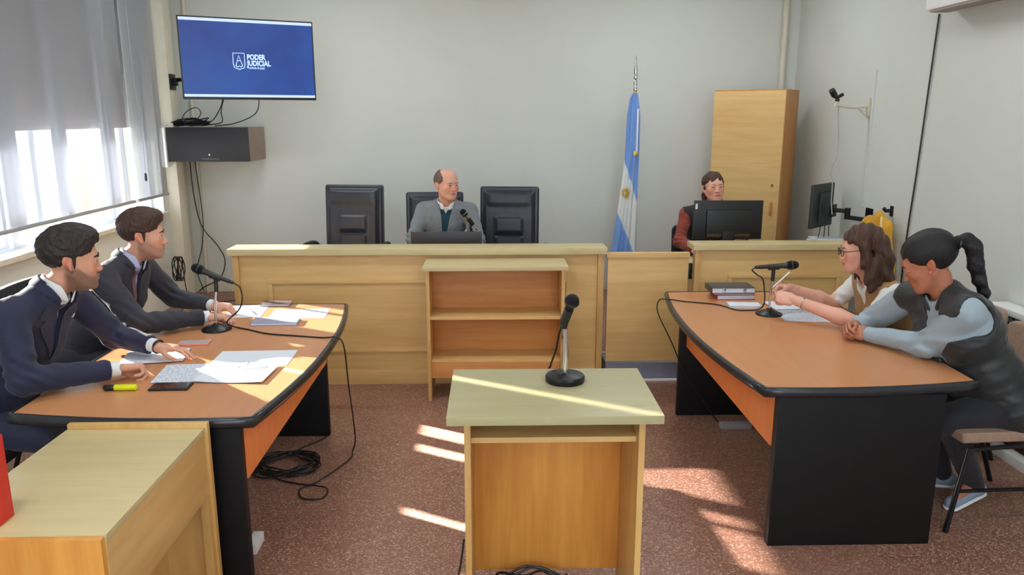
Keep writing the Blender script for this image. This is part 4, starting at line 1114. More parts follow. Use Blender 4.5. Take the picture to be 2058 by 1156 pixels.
sh_ = [(x-0.022, z*0.9) for x, z in sh_]
g.tube([(x, -0.0022, z) for x, z in sh_], 0.0034, 6, closed=True)
g.tube([(-0.083+x, -0.0022, z) for x, z in [(-0.026, -0.052), (0.0, 0.028), (0.026, -0.052)]], 0.0036, 6)
g.tube([(-0.083+x, -0.0022, z) for x, z in [(-0.013, -0.012), (0.013, -0.012)]], 0.003, 6)
g.tube([(-0.083+x, -0.0022, z) for x, z in [(-0.028, -0.05), (-0.012, -0.062), (0.0, -0.052), (0.012, -0.062), (0.028, -0.05)]], 0.0034, 6)
g.build('screen_emblem', lm, sc_)
t = thing('television_bracket', 'black metal arm holding the television on the window-side wall', 'bracket', (XL+0.10, 7.29, 2.155))
MB().box(0, 0.012, -0.06, 0.06, -0.07, 0.07, 0.003).build('wall_plate', M['blkmetal'], t)
MB().box(0.012, 0.05, -0.02, 0.02, -0.035, 0.035, 0.003).tube([(0.05, 0, 0.02), (0.45, -0.22, 0.02)], 0.018, 8).tube([(0.45, -0.22, -0.02), (0.45, -0.22, 0.05)], 0.024, 12).tube([(0.45, -0.22, 0.03), (0.95, -0.655, 0.10)], 0.018, 8).build('arm', M['blkmetal'], t)
t = thing('wall_box', 'black locked equipment box on the wall under the television', 'box', (-2.94, 7.15, 1.45))
box('carcass', plain('carcass_beige', (150, 132, 118), 0.6), 0.0, 0.735, 0.012, 0.50, 0.0, 0.305, t)
MB().box(0.0, 0.735, 0.0, 0.011, 0, 0.305, 0.003).build('door', plain('box_door_black', (34, 32, 38), 0.35), t)
MB().lathe([(0.008, -0.004), (0.009, 0), (0.008, 0.004)], 14, Matrix.Translation((0.375, -0.004, 0.062)) @ RX).build('lock', M['chrome'], t)
box('handle', plain('handle_grey', (96, 92, 92), 0.4, 0.6), 0.30, 0.46, -0.008, 0.0, 0.018, 0.032, t, 0.002)
t = thing('switch_box', 'small white electrical box on the window pier beside the black box', 'box', (XL, 7.13, 1.40))
MB().box(0.0, 0.056, 0.0, 0.085, 0, 0.355, 0.008).build('cover', M['white'], t)
# cables on top of the box
rr = random.Random(3); pts = []
for i in range(70): pts.append((-2.78+0.17*math.cos(i*1.1)*rr.uniform(0.5, 1.3), 7.30+0.08*math.sin(i*1.7), 1.768+0.05*abs(math.sin(i*0.9))*rr.uniform(0.2, 1.4)))
g = MB(); g.tube(spline(pts, 3), 0.0055, 6); g.tube(spline([(-2.86, 7.28, 1.77), (-2.80, 7.27, 1.88), (-2.70, 7.27, 1.93), (-2.66, 7.28, 1.88), (-2.72, 7.28, 1.80)], 6), 0.004, 6)
o = g.build('cable_bundle', M['cable']); tag(o, 'tangle of black cables and adapters lying on top of the black wall box', 'cable')
for lb, pp in zip(('upper thin cable curving from the television down to the cable tangle', 'thin cable just below another, between television and black box', 'rightmost thin cable under the television, sagging to the top of the black box'), ([(-2.62, 7.28, 1.78), (-2.5, 7.15, 1.83), (-2.36, 6.95, 1.94), (-2.25, 6.70, 2.04)], [(-2.62, 7.3, 1.775), (-2.45, 7.2, 1.80), (-2.38, 7.0, 1.90), (-2.24, 6.72, 2.04)], [(-2.55, 7.3, 1.765), (-2.35, 7.25, 1.79), (-2.12, 7.1, 1.87), (-2.0, 6.85, 1.98), (-1.98, 6.68, 2.05)])):
    o = tubeo('television_cable', M['cable'], pp, 0.0045)
    tag(o, lb, 'cable', 'cables below the television')
t = thing('wall_cables', 'two dark cables drooping down the corner below the black box', 'cable', (-2.95, 7.62, 0))
tubeo('cable', M['cable'], [(0.02, 0, 1.44), (0.03, 0, 1.1), (0.08, 0, 0.80), (0.22, 0, 0.60), (0.28, 0, 0.45), (0.22, 0, 0.28), (0.05, 0, 0.18), (0.0, 0.0, 0.14)], 0.0055, t)
tubeo('cable', M['cable'], [(0.06, 0.02, 1.44), (0.09, 0.02, 0.9), (0.06, 0.02, 0.6), (-0.01, 0.02, 0.35), (0.04, 0.02, 0.14)], 0.0045, t)
pts = [(XL+0.14+0.03*math.sin(i*0.5), 6.95+0.07*math.cos(i*0.62)*(1+0.1*math.sin(i)), 0.50+0.11*math.sin(i*0.62)) for i in range(60)]
o = tubeo('cable_coil', M['cable'], pts, 0.005, sm=3, n=6); tag(o, 'coiled black cable hanging low in the corner behind the man in dark grey', 'cable')
o = tubeo('cable', M['cable'], [(-2.86, 7.05, 0.45), (-2.84, 7.05, 0.25), (-2.8, 7.1, 0.13), (-2.6, 7.2, 0.128), (-2.3, 7.3, 0.135), (-2.05, 7.2, 0.128)], 0.005); tag(o, 'black cable trailing down from the corner coil to the floor', 'cable')

# ------------------------------------------------------------------ flag
t = thing('flag', 'light blue and white flag with golden sun, hanging from a pole by the back wall', 'flag', (1.30, 7.22, 0.12))
MB().tube([(0, 0, 0), (0.0, 0, 1.98)], 0.014, 14).build('pole', M['brass'], t)
MB().lathe([(0.12, 0), (0.13, 0.01), (0.12, 0.03), (0.03, 0.06), (0.02, 0.10)], 28).build('base', M['brass'], t)
MB().lathe([(0.014, 1.96), (0.022, 1.97), (0.013, 1.99), (0.018, 2.03), (0.010, 2.06), (0.022, 2.07), (0.012, 2.09), (0.020, 2.13), (0.010, 2.20), (0.0015, 2.27)], 18).build('spear_tip', M['chrome'], t)
vs = []; fs = []; mi = []; NU, NV = 96, 110
zt, zb = 1.935, 0.30
def edges(v):
    # left and right edges of the hanging cloth against height
    z = zt+(zb-zt)*v
    l = np.interp(v, [0, 0.03, 0.12, 0.35, 0.6, 0.85, 1.0], [-0.03, -0.055, -0.075, -0.085, -0.125, -0.175, -0.215])
    r = np.interp(v, [0, 0.03, 0.12, 0.35, 0.6, 0.85, 1.0], [0.02, 0.03, 0.05, 0.05, 0.045, 0.06, 0.085])
    return z, l, r
for j in range(NV+1):
    v = j/NV; z, l, r = edges(v)
    dep = 0.022+0.045*v
    for i in range(NU):
        a = 2*PI*i/NU; cx = (l+r)/2; hx = (r-l)/2
        x = cx+hx*math.cos(a)*(1-0.03*math.sin(5*a+2*v)**2)
        y = dep*math.sin(a)*(0.8+0.25*math.sin(4*a)) + (0.012+0.014*v)*math.sin(math.cos(a)*9+v*5)
        vs.append((x, y-0.03, z))
for j in range(NV):
    for i in range(NU):
        i2 = (i+1) % NU; fs.append((j*NU+i, j*NU+i2, (j+1)*NU+i2, (j+1)*NU+i))
        x = sum(vs[q][0] for q in fs[-1])/4; z = sum(vs[q][2] for q in fs[-1])/4+0.12
        b1 = 1.53-(x+0.11)*3.05; b2 = 1.00-(x+0.15)*2.35
        mi.append(0 if (z > b1 or z < b2) else 1)
fs.append(tuple(range(NU))[::-1]); mi.append(0); fs.append(tuple(NV*NU+k for k in range(NU))); mi.append(0)
fb = plain('flag_blue', (122, 164, 222), 0.75, 0, 0.05, 8, sheen=0.2); fw = plain('flag_white', (226, 230, 230), 0.75, 0, 0.02)
cl = mesh_obj('cloth', vs, fs, [fb, fw], t, True, 60, mi)
# sun emblem: sixteen-ray disc lying on the cloth
g = MB(); cx, cz, y0 = -0.068, 1.035, -0.098
n = 64; P = []
for k in range(n):
    a = 2*PI*k/n; r = 0.034+(0.022 if k % 4 == 0 else (0.006 if k % 4 == 2 else 0)); P.append((cx+r*0.85*math.cos(a), cz+r*1.2*math.sin(a)))
bv = BVHTree.FromPolygons([Vector(q) for q in vs], fs)
def drop(x, z, off=0.003):
    h = bv.ray_cast(Vector((x, -1, z)), Vector((0, 1, 0)))
    return Vector((x, h[0].y-off, z)) if h[0] is not None else Vector((x, -0.1, z))
vv = [drop(cx, cz)]+[drop(cx+(x-cx)*0.5, cz+(z-cz)*0.5) for x, z in P]+[drop(x, z) for x, z in P]
ff = [(0, 1+k, 1+(k+1) % n) for k in range(n)]+[(1+k, 1+n+k, 1+n+(k+1) % n, 1+(k+1) % n) for k in range(n)]
g.add(vv, ff); g.build('sun_emblem', plain('sun_gold', (206, 172, 84), 0.6), cl, angle=0)
MB().box(0.012, 0.028, -0.075, -0.066, 1.42, 1.80, 0.002).build('ribbon', fw, t)
MB().box(-0.01, 0.035, -0.082, -0.06, 1.375, 1.42, 0.004).build('ribbon_fringe', M['brass'], t)

# ------------------------------------------------------------------ corner cabinet
t = thing('tall_cabinet', 'tall light wooden cabinet standing across the back right corner', 'cabinet', (2.02, 7.20, 0.12), math.radians(-35))
CW, CH, CD_ = 0.645, 1.965, 0.44
MB().box(0, CW, 0.02, CD_, 0, CH, 0.003).build('body', wood('cabinet_side_wood', (206, 150, 82), (178, 118, 56), (120, 74, 34), 'z'), t)
dr = MB().box(0.003, CW-0.003, 0.0, 0.019, 0.05, CH-0.012, 0.003).build('door', M['birch_x'], t)
box('handle', M['birch_warm'], CW-0.075, CW-0.055, -0.022, 0.0, 0.86, 0.98, dr, 0.006)
MB().lathe([(0.011, -0.004), (0.012, 0), (0.011, 0.003)], 16, Matrix.Translation((CW-0.065, -0.003, 1.13)) @ RX).build('lock', M['brass'], dr)

# ------------------------------------------------------------------ monitors
t = thing('computer_monitor', 'black monitor seen from behind on the counter in front of the clerk', 'monitor', (1.765, 5.72, 0.77))
MB().box(-0.262, 0.258, 0.0, 0.022, 0.175, 0.468, 0.006).box(-0.17, 0.17, -0.03, 0.0, 0.19, 0.40, 0.012).build('housing', M['blk'], t)
MB().box(-0.255, 0.25, 0.0215, 0.0235, 0.19, 0.46).build('screen', M['glass_dark'], t)
MB().box(-0.045, 0.045, -0.035, -0.012, 0.02, 0.24, 0.006).box(-0.13, 0.13, -0.12, 0.09, 0.0, 0.018, 0.008).build('stand', M['blk'], t)
g = MB()
for k in range(10): g.box(-0.16+k*0.011, -0.153+k*0.011, -0.0315, -0.0295, 0.20, 0.222)
for k in range(10): g.box(0.05+k*0.011, 0.057+k*0.011, -0.0315, -0.0295, 0.20, 0.222)
g.build('ports', M['chrome'], t)
box('label_sticker', M['paper'], -0.253, -0.238, -0.002, 0.0, 0.405, 0.445, t, 0.0005)
t = thing('computer_monitor', 'low dark monitor in front of the man in the grey jacket', 'monitor', (-0.35, 5.70, 0.75), 0.01)
MB().box(-0.264, 0.264, 0.0, 0.03, 0.03, 0.262, 0.005).build('housing', plain('monitor_dark', (38, 36, 40), 0.4), t)
MB().box(-0.10, 0.10, -0.03, 0.12, 0.0, 0.012, 0.004).box(-0.03, 0.03, 0.03, 0.055, 0.0, 0.16, 0.004).build('stand', M['blk'], t)
t = thing('computer_monitor', 'dark grey monitor on a wall arm beside the yellow jacket', 'monitor', (2.72, 6.285, 1.135), math.radians(44))
MB().box(-0.20, 0.20, 0.0, 0.03, -0.178, 0.178, 0.008).box(-0.10, 0.12, -0.025, 0.0, -0.14, 0.11, 0.015).build('housing', M['blk2'], t)
MB().box(-0.19, 0.19, 0.0298, 0.0318, -0.165, 0.168).build('screen', M['glass_dark'], t)
t = thing('swivel_bracket', 'black jointed arm carrying the grey monitor off the right wall', 'bracket', (2.76, 6.24, 1.10))
MB().box(-0.05, 0.05, -0.035, -0.012, -0.05, 0.05, 0.004, mat=Matrix.Rotation(math.radians(44), 4, 'Z')).build('mounting_plate', M['blkmetal'], t)
MB().tube([(0.012, -0.022, 0.005), (0.10, -0.10, 0.005)], 0.018, 10).tube([(0.10, -0.10, 0.03), (0.10, -0.10, -0.06)], 0.022, 12).tube([(0.10, -0.10, -0.045), (0.188, -0.28, -0.045)], 0.018, 10).build('arm', M['blkmetal'], t)
MB().box(0.176, 0.19, -0.34, -0.24, -0.12, 0.05, 0.003).build('wall_plate', M['blkmetal'], t)
for (dx, dy, lb) in [(0.0, 0.0, 'middle of the three thin cables hanging under the grey wall monitor'), (0.045, 0.03, 'rightmost thin cable hanging under the grey wall monitor'), (-0.05, -0.03, 'leftmost thin cable hanging under the grey wall monitor')]:
    o = tubeo('monitor_cable', M['cable'], [(2.735+dx, 6.255+dy, 0.97), (2.73+dx*1.2, 6.25+dy, 0.88), (2.70+dx*1.6, 6.22, 0.80), (2.69+dx*2, 6.2, 0.7)], 0.004)
    tag(o, lb, 'cable', 'cables under the wall monitor')
t = thing('side_table', 'low table with papers below the grey wall monitor', 'table', (2.68, 6.1, 0.12))
box('table_top', M['white'], -0.22, 0.26, -0.35, 0.35, 0.66, 0.69, t)
for sx in (-0.19, 0.23):
    for sy in (-0.32, 0.32): box('leg', M['blkmetal'], sx-0.015, sx+0.015, sy-0.015, sy+0.015, 0, 0.66, t)
for k in range(4):
    o = box('paper_stack', M['paper'], 2.56+0.02*k, 2.80+0.015*k, 5.96+0.03*k, 6.24+0.02*k, 0.812+k*0.017, 0.827+k*0.017, bev=0.001)
    tag(o, ('lowest', 'second lowest', 'second from top', 'topmost')[k]+' of the white paper bundles under the grey wall monitor', 'papers', 'papers under the wall monitor')
# camera on its bracket
t = thing('webcam_bracket', 'pale wall bracket on the right wall reaching towards the cabinet', 'bracket', (XR-0.001, 6.126, 1.92))
MB().box(-0.02, 0, -0.03, 0.03, -0.07, 0.07, 0.004).build('wall_plate', M['cream'], t)
MB().tube([(-0.02, 0, 0.01), (-0.13, 0, 0.0), (-0.27, 0, 0.02)], 0.013, 12).tube([(-0.03, 0, -0.05), (-0.08, 0, -0.01)], 0.010, 10).tube([(-0.265, 0, 0.01), (-0.265, 0, 0.045)], 0.016, 12).build('arm', M['cream'], t)
t = thing('webcam', 'small black webcam on the pale wall bracket', 'camera', (2.685, 6.126, 1.965))
MB().tube([(0.0, 0, 0.0), (0.01, 0, 0.02)], 0.016, 10).tube([(0.045, 0, 0.055), (0.0, 0, 0.028), (-0.03, -0.01, 0.04)], 0.014, 10).build('clip', M['blk'], t)
MB().tube([(-0.02, 0, 0.045), (-0.055, -0.02, 0.085)], 0.024, 14).build('body', M['blk'], t)
o = tubeo('webcam_cable', M['wcable'], [(2.70, 6.126, 1.96), (2.712, 6.13, 1.82), (2.73, 6.13, 1.66), (2.725, 6.13, 1.55), (2.69, 6.13, 1.42), (2.71, 6.13, 1.34), (2.72, 6.14, 1.18), (2.735, 6.14, 1.08)], 0.0045)
tag(o, 'thin grey cable dangling from the webcam', 'cable')
o = tubeo('long_cable', M['cable'], [(XR-0.01, 5.27, 2.51), (XR-0.012, 5.295, 2.0), (XR-0.010, 5.33, 1.45), (XR-0.012, 5.36, 1.0), (XR-0.012, 5.37, 0.4)], 0.006)
tag(o, 'long black cable running straight down the right wall from the air conditioner', 'cable')
t = thing('air_conditioner', 'white split air conditioner high on the right wall', 'air conditioner', (XR, 4.05, 2.50))
MB().box(-0.21, 0, 0, 1.04, 0.0, 0.29, 0.025, 4).build('housing', M['white'], t)
MB().box(-0.20, -0.08, 0.05, 0.99, -0.012, 0.005, 0.003).build('louvre', plain('louvre_grey', (150, 140, 132), 0.6), t)

# ------------------------------------------------------------------ convector along the right wall
t = thing('wall_heater', 'long white convector heater with dark grille along the right wall', 'heater', (2.82, 0.6, 0))
MB().box(0, 0.11, 0, 3.60, 0.16, 0.60, 0.006).build('casing', M['cream'], t)
MB().box(-0.006, 0.116, -0.01, 3.61, 0.785, 0.82, 0.006).build('top_cover', M['white'], t)
g = MB()
MB().box(0.02, 0.11, 0, 3.60, 0.60, 0.785).build('grille_back', M['blk2'], t)
for k in range(5): g.box(0.006, 0.02, 0, 3.60, 0.618+k*0.034, 0.626+k*0.034)
for k in range(90): g.box(0.004, 0.018, 0.01+k*0.04, 0.018+k*0.04, 0.60, 0.785)
g.build('grille', plain('grille_grey', (120, 128, 140), 0.5, 0.3), t, smooth=False)
for y in (0.2, 1.8, 3.4): box('foot', M['blkmetal'], 0.03, 0.08, y, y+0.04, 0, 0.16, t)
# floor trunking bits
o = box('floor_socket', M['white'], -1.075, -1.03, 3.03, 3.15, 0, 0.045, bev=0.004); tag(o, 'small white socket box on the floor by the near leg of the left table', 'socket')
o = box('floor_socket', plain('socket_grey', (150, 148, 146), 0.5), 1.375, 1.56, 4.34, 4.40, 0, 0.03, bev=0.004); tag(o, 'flat grey socket strip on the floor under the right table', 'socket')

# ------------------------------------------------------------------ things on the tables
Z = 0.7388
def sheet(cx, cy, w_, h_, rz, z, label, mat=None, th=0.0012, name='paper_sheet', cat='paper', grp=None, curl=0.0):
    t = bpy.data.objects.new('x', None)
    g = MB(); n = 10; vs = []; fs = []
    for k in (0, 1):
        for i in range(n+1):
            for j in (0, 1):
                u = i/n-0.5; vs.append((u*w_, (j-0.5)*h_, k*th+curl*(4*u*u)))
    N_ = 2*(n+1)
    for i in range(n):
        a = 2*i; fs += [(N_+a, N_+a+2, N_+a+3, N_+a+1), (a, a+1, a+3, a+2), (a, a+2, N_+a+2, N_+a), (a+1, N_+a+1, N_+a+3, a+3)]
    fs += [(0, N_, N_+1, 1), (2*n, 2*n+1, N_+2*n+1, N_+2*n)]
    o = g.add(vs, fs).build(name, mat or M['paper'], None, smooth=False); o.location = (cx, cy, z); o.rotation_euler = (0, 0, rz)
    return tag(o, label, cat, grp)
# printed text lines for documents
m, N, L, b = nodemat('printed_paper'); M['print'] = m
v = tc(N, L)
wv = N.new('ShaderNodeTexWave'); wv.wave_type = 'BANDS'; wv.bands_direction = 'Y'; wv.inputs['Scale'].default_value = 24; wv.inputs['Distortion'].default_value = 0.3
L.new(v, wv.inputs['Vector'])
nn = noise(N, L, tc(N, L, (140, 30, 1)), 1.0, 2)
mm = N.new('ShaderNodeMath'); mm.operation = 'MULTIPLY'; L.new(ramp(N, L, wv.outputs['Fac'], [(0.55, (0, 0, 0, 1)), (0.75, (1, 1, 1, 1))]), mm.inputs[0]); L.new(ramp(N, L, nn, [(0.42, (0, 0, 0, 1)), (0.55, (1, 1, 1, 1))]), mm.inputs[1])
L.new(mix(N, L, mm.outputs[0], lin((212, 220, 232)), lin((140, 146, 160))), b.inputs['Base Color']); b.inputs['Roughness'].default_value = 0.7
sheet(-1.30, 3.30, 0.36, 0.25, 0.12, Z, 'printed sheet under the hands of the man in the navy suit', M['print'], curl=0.003)
sheet(-1.13, 3.27, 0.30, 0.24, -0.05, Z+0.003, 'large white sheet lying open nearest the curved edge of the left table', M['paper'], curl=0.006)
sheet(-1.13, 3.50, 0.36, 0.24, 0.03, Z, 'white sheet beyond the open papers of the man in navy', M['paper'])
sheet(-1.60, 3.53, 0.28, 0.21, 0.2, Z+0.0045, 'pale sheet between the arms of the man in the navy suit', M['paper'])
sheet(-1.12, 4.34, 0.32, 0.22, 0.05, Z, 'printed sheet at the far right corner of the left table', M['print'])
sheet(-1.44, 4.40, 0.21, 0.28, 0.1, Z, 'white sheet with a pen on it by the hands of the man in dark grey', M['paper'])
def book(name, cx, cy, w_, h_, th, rz, z, label, cover, cat='book'):
    t = thing(name, label, cat, (cx, cy, z), rz)
    g = MB(); g.box(-w_/2, w_/2, -h_/2, h_/2, 0, 0.003, 0.001).box(-w_/2, w_/2, -h_/2, h_/2, th-0.003, th, 0.001).box(-w_/2, -w_/2+0.003, -h_/2, h_/2, 0, th, 0.001)
    g.build('cover', cover, t); box('pages', M['paper'], -w_/2+0.003, w_/2-0.004, -h_/2+0.004, h_/2-0.004, 0.003, th-0.003, t, 0)
    return t
book('notebook', -1.20, 4.14, 0.25, 0.12, 0.018, 0.05, Z, 'grey notebook in front of the hands of the man in dark grey', plain('nb_grey', (150, 150, 172), 0.6), 'notebook')
book('notebook', -1.31, 4.56, 0.17, 0.09, 0.016, 0.0, Z, 'dark brown notebook at the far edge of the left table', plain('nb_brown', (92, 74, 72), 0.5), 'notebook')
t = thing('smartphone', 'black smartphone lying on the table near the yellow highlighter', 'phone', (-1.355, 3.105, Z), 0.03)
MB().box(-0.08, 0.08, -0.042, 0.042, 0, 0.0095, 0.004, 3).build('case', M['blk'], t); box('screen', M['glass_dark'], -0.072, 0.072, -0.036, 0.036, 0.0093, 0.0100, t, 0)
t = thing('smartphone', 'pink-cased phone beyond the hand of the man in the navy suit', 'phone', (-1.50, 3.75, Z), 0.1)
MB().box(-0.075, 0.075, -0.036, 0.036, 0, 0.009, 0.0035, 3).build('case', plain('pink', (226, 150, 142), 0.4), t); box('screen', plain('pale_glass', (190, 180, 178), 0.15), -0.068, 0.068, -0.030, 0.030, 0.0088, 0.0096, t, 0)
t = thing('highlighter', 'yellow highlighter pen with a black cap on the left table', 'pen', (-1.55, 3.075, Z+0.013), 0.02); t.scale = (1.15, 1.4, 1.4)
T = Matrix.Rotation(PI/2, 4, 'Y')
MB().lathe([(0.006, 0.058), (0.009, 0.055), (0.009, -0.02), (0.006, -0.026)], 16, T).build('barrel', M['yellow'], t)
MB().lathe([(0.0085, -0.02), (0.0092, -0.022), (0.0085, -0.055), (0.006, -0.060)], 16, T).build('cap', M['blk'], t)
def pen(p, q, label, mat):
    p, q = Vector(p), Vector(q); t = thing('pen', label, 'pen', p); T = frame_z(q-p); L_ = (q-p).length
    MB().lathe([(0.0035, 0.012), (0.0042, 0.02), (0.0042, L_), (0.003, L_+0.002)], 12, T).build('barrel', mat, t)
    MB().lathe([(0.0005, 0.0), (0.0035, 0.012)], 12, T).build('tip', M['chrome'], t)
    return t
pen((-1.15, 3.33, Z+0.011), (-1.02, 3.35, Z+0.011), 'white pen lying across the open papers of the left table', M['white'])
pen((-1.36, 4.30, Z+0.006), (-1.43, 4.42, Z+0.012), 'dark pen on the sheet beside the man in dark grey', M['blk'])
sheet(1.80, 4.30, 0.30, 0.42, -0.15, Z, 'large white sheet under the forearms of the woman in glasses', M['print'])
sheet(1.79, 4.46, 0.28, 0.20, 0.05, Z+0.0045, 'white sheet beside the round microphone base on the right table', M['paper'])
book('notebook', 1.50, 4.46, 0.19, 0.10, 0.014, -0.12, Z, 'small white notepad left of the microphone base on the right table', M['paper'], 'notebook')
book('book', 1.505, 4.70, 0.24, 0.15, 0.030, 0.02, Z, 'red book at the bottom of the stack on the right table', plain('book_red', (178, 36, 44), 0.5))
book('book', 1.49, 4.70, 0.25, 0.16, 0.012, -0.03, Z+0.0305, 'thin maroon book in the middle of the stack on the right table', plain('book_maroon', (96, 26, 36), 0.5))
t = book('organiser', 1.485, 4.70, 0.27, 0.17, 0.034, 0.0, Z+0.043, 'dark grey organiser on top of the stack on the right table', plain('organiser_dark', (58, 58, 68), 0.35), 'organiser')
for x in (-0.07, 0.06): box('clasp', M['chrome'], x, x+0.02, -0.087, -0.084, 0.008, 0.028, t, 0.001)
# ------------------------------------------------------------------ the six people
navy = cloth_mat('navy_wool', (24, 28, 58), 0.75, sheen=0.12); charcoal = cloth_mat('charcoal_wool', (40, 41, 52), 0.75, sheen=0.12)
greyw = cloth_mat('grey_tweed', (118, 124, 130), 0.85, 500, var=0.16); teal = cloth_mat('teal_knit', (28, 66, 84), 0.9)
whitec = cloth_mat('white_cotton', (226, 228, 232), 0.8, var=0.02); bluec = cloth_mat('pale_blue_cotton', (182, 190, 222), 0.8, var=0.03)
whiteb = cloth_mat('white_blouse', (222, 224, 220), 0.8, var=0.02, sheen=0.1); tan = cloth_mat('tan_vest', (160, 124, 78), 0.8)
greyblue = cloth_mat('grey_blue_jersey', (152, 168, 178), 0.85, var=0.05); blackv = cloth_mat('black_vest', (30, 31, 34), 0.55, 300)
rust = cloth_mat('rust_knit', (132, 56, 40), 0.9, 400); darkc = cloth_mat('dark_scarf', (30, 28, 32), 0.85)
rose = cloth_mat('rose_tie', (134, 92, 98), 0.5); navytie = cloth_mat('navy_tie', (40, 48, 82), 0.45, var=0.3)
dtr = cloth_mat('dark_trousers', (26, 27, 36), 0.85)
skA = skin_mat('skin_olive', (206, 152, 126)); skB = skin_mat('skin_light', (216, 162, 138), (84, 62, 52)); skC = skin_mat('skin_fair', (224, 168, 146)); skD = skin_mat('skin_tan', (178, 116, 88))
hBlack = hair_mat('hair_dark', (20, 16, 16), (58, 46, 44)); hBrown = hair_mat('hair_brown', (38, 24, 20), (88, 58, 46)); hWavy = hair_mat('hair_wavy_brown', (46, 28, 22), (92, 60, 44), (90, 90, 16)); hJet = hair_mat('hair_jet', (8, 8, 10), (34, 32, 36)); hGrey = hair_mat('hair_thin_brown', (74, 58, 50), (126, 104, 90))
def lapels(m, w=0.085, top=-0.005, bot=-0.30, x0=0.052):
    L_ = []
    for s in (1, -1):
        L_.append(('lapel', [(s*x0, top), (s*(x0+0.045), top-0.045), (s*(x0+0.068), top-0.105), (s*(x0+0.030), top-0.110), (s*(x0+0.052), top-0.135), (s*0.022, bot+0.03), (s*0.004, bot), (s*0.018, bot+0.10), (s*0.034, top-0.10)], m, 0.006))
    return L_
# --- man in navy suit (nearest, left table)
person(dict(label='bearded person in a navy suit writing at the near end of the left table', base=(-2.20, 3.24, 0),
    J=dict(pelvis=(-2.22, 3.24, 0.56), chest=(-2.02, 3.25, 0.92), neck=(-1.865, 3.255, 1.145), head=(-1.800, 3.285, 1.255),
           shR=(-1.955, 3.06, 1.065), shL=(-1.915, 3.445, 1.065), elR=(-1.885, 2.985, 0.815), elL=(-1.81, 3.60, 0.825), wrR=(-1.61, 3.20, 0.792), wrL=(-1.575, 3.50, 0.802),
           knR=(-1.84, 3.12, 0.50), knL=(-1.84, 3.40, 0.50), anR=(-1.86, 3.12, 0.09), anL=(-1.86, 3.40, 0.09)),
    face_body=(1, -0.10, 0), look=(0.90, 0.42, -0.10), footR=(1, 0, 0), footL=(1, 0, 0), bulk=1.04, hs=1.10, skin=skA, beard=0.78, hair='short', vol=1.05, hairmat=hBlack, brow=0.0046, gaze=(0.1, 1, 0),
    handR=('writing', (0.86, 0.50, -0.10), (-0.25, 0.45, 0.85)), handL=('flat', (0.97, 0.06, -0.12), (0.1, 0.15, 0.98)),
    clothes=[dict(kind='top', name='shirt', mat=whitec, inf=-0.008, collar=(0.046, 0.070, 0.010, 0.006), neckhole=0.061),
             dict(kind='tie', on='shirt', mat=navytie),
             dict(kind='jacket', name='suit_jacket', neckhole=0.073, collar=(0.034, 0.086, 0.052, 0.009), mat=navy, inf=0.010, v=(0.03, 0.30, 0.060), wrinkle=0.005, cuff=0.035, hem=0.06, drapes=lapels(navy)+[('pocket_square', [(-0.095, -0.135), (-0.135, -0.135), (-0.125, -0.122)], whitec, 0.004)]),
             dict(kind='cuffs', mat=whitec, r=0.033), dict(kind='trousers', mat=navy), dict(kind='shoes', mat=M['blk'])]))
_b = COL.objects['person']; _c = Vector((-1.575, 3.50, 0.802))-Vector(_b.location); _d = Vector((0.235, -0.10, -0.023)).normalized(); _T = Matrix.Translation(_c+_d*0.010) @ frame_z(_d)
MB().tube([_T @ Vector((0.030*math.cos(a), 0.030*math.sin(a), 0)) for a in np.linspace(0, 2*PI, 26)[:-1]], 0.005, 8, closed=True).build('wristwatch', M['blk'], _b)
# --- man in dark grey suit
person(dict(label='person in a dark grey suit and rose tie, beyond the man in navy', base=(-2.20, 4.14, 0),
    J=dict(pelvis=(-2.25, 4.14, 0.55), chest=(-2.06, 4.14, 0.89), neck=(-1.95, 4.14, 1.112), head=(-1.885, 4.165, 1.228),
           shR=(-2.03, 3.955, 1.035), shL=(-1.99, 4.335, 1.035), elR=(-1.82, 3.87, 0.812), elL=(-1.88, 4.46, 0.815), wrR=(-1.545, 4.085, 0.792), wrL=(-1.60, 4.33, 0.792),
           knR=(-1.86, 4.0, 0.50), knL=(-1.86, 4.28, 0.50), anR=(-1.88, 4.0, 0.09), anL=(-1.88, 4.28, 0.09)),
    face_body=(1, -0.22, 0), look=(0.955, 0.28, -0.06), footR=(1, 0, 0), footL=(1, 0, 0), bulk=1.02, hs=1.09, skin=skB, beard=0.5, hair='short', vol=0.8, hairmat=hBrown, brow=0.004, nose=0.5, gaze=(0.1, 1, -0.05),
    handR=('relax', (0.98, 0.16, -0.05), (-0.05, 0.1, 0.99)), handL=('relax', (0.97, -0.1, -0.06), (0.0, -0.1, 0.99)),
    clothes=[dict(kind='top', name='shirt', mat=bluec, inf=-0.008, collar=(0.046, 0.070, 0.010, 0.006), neckhole=0.061),
             dict(kind='tie', on='shirt', mat=rose),
             dict(kind='jacket', name='suit_jacket', neckhole=0.073, collar=(0.034, 0.086, 0.052, 0.009), mat=charcoal, inf=0.010, v=(0.03, 0.30, 0.060), wrinkle=0.005, cuff=0.03, hem=0.06, drapes=lapels(charcoal)),
             dict(kind='cuffs', mat=whitec, r=0.033), dict(kind='trousers', mat=charcoal), dict(kind='shoes', mat=M['blk'])]))
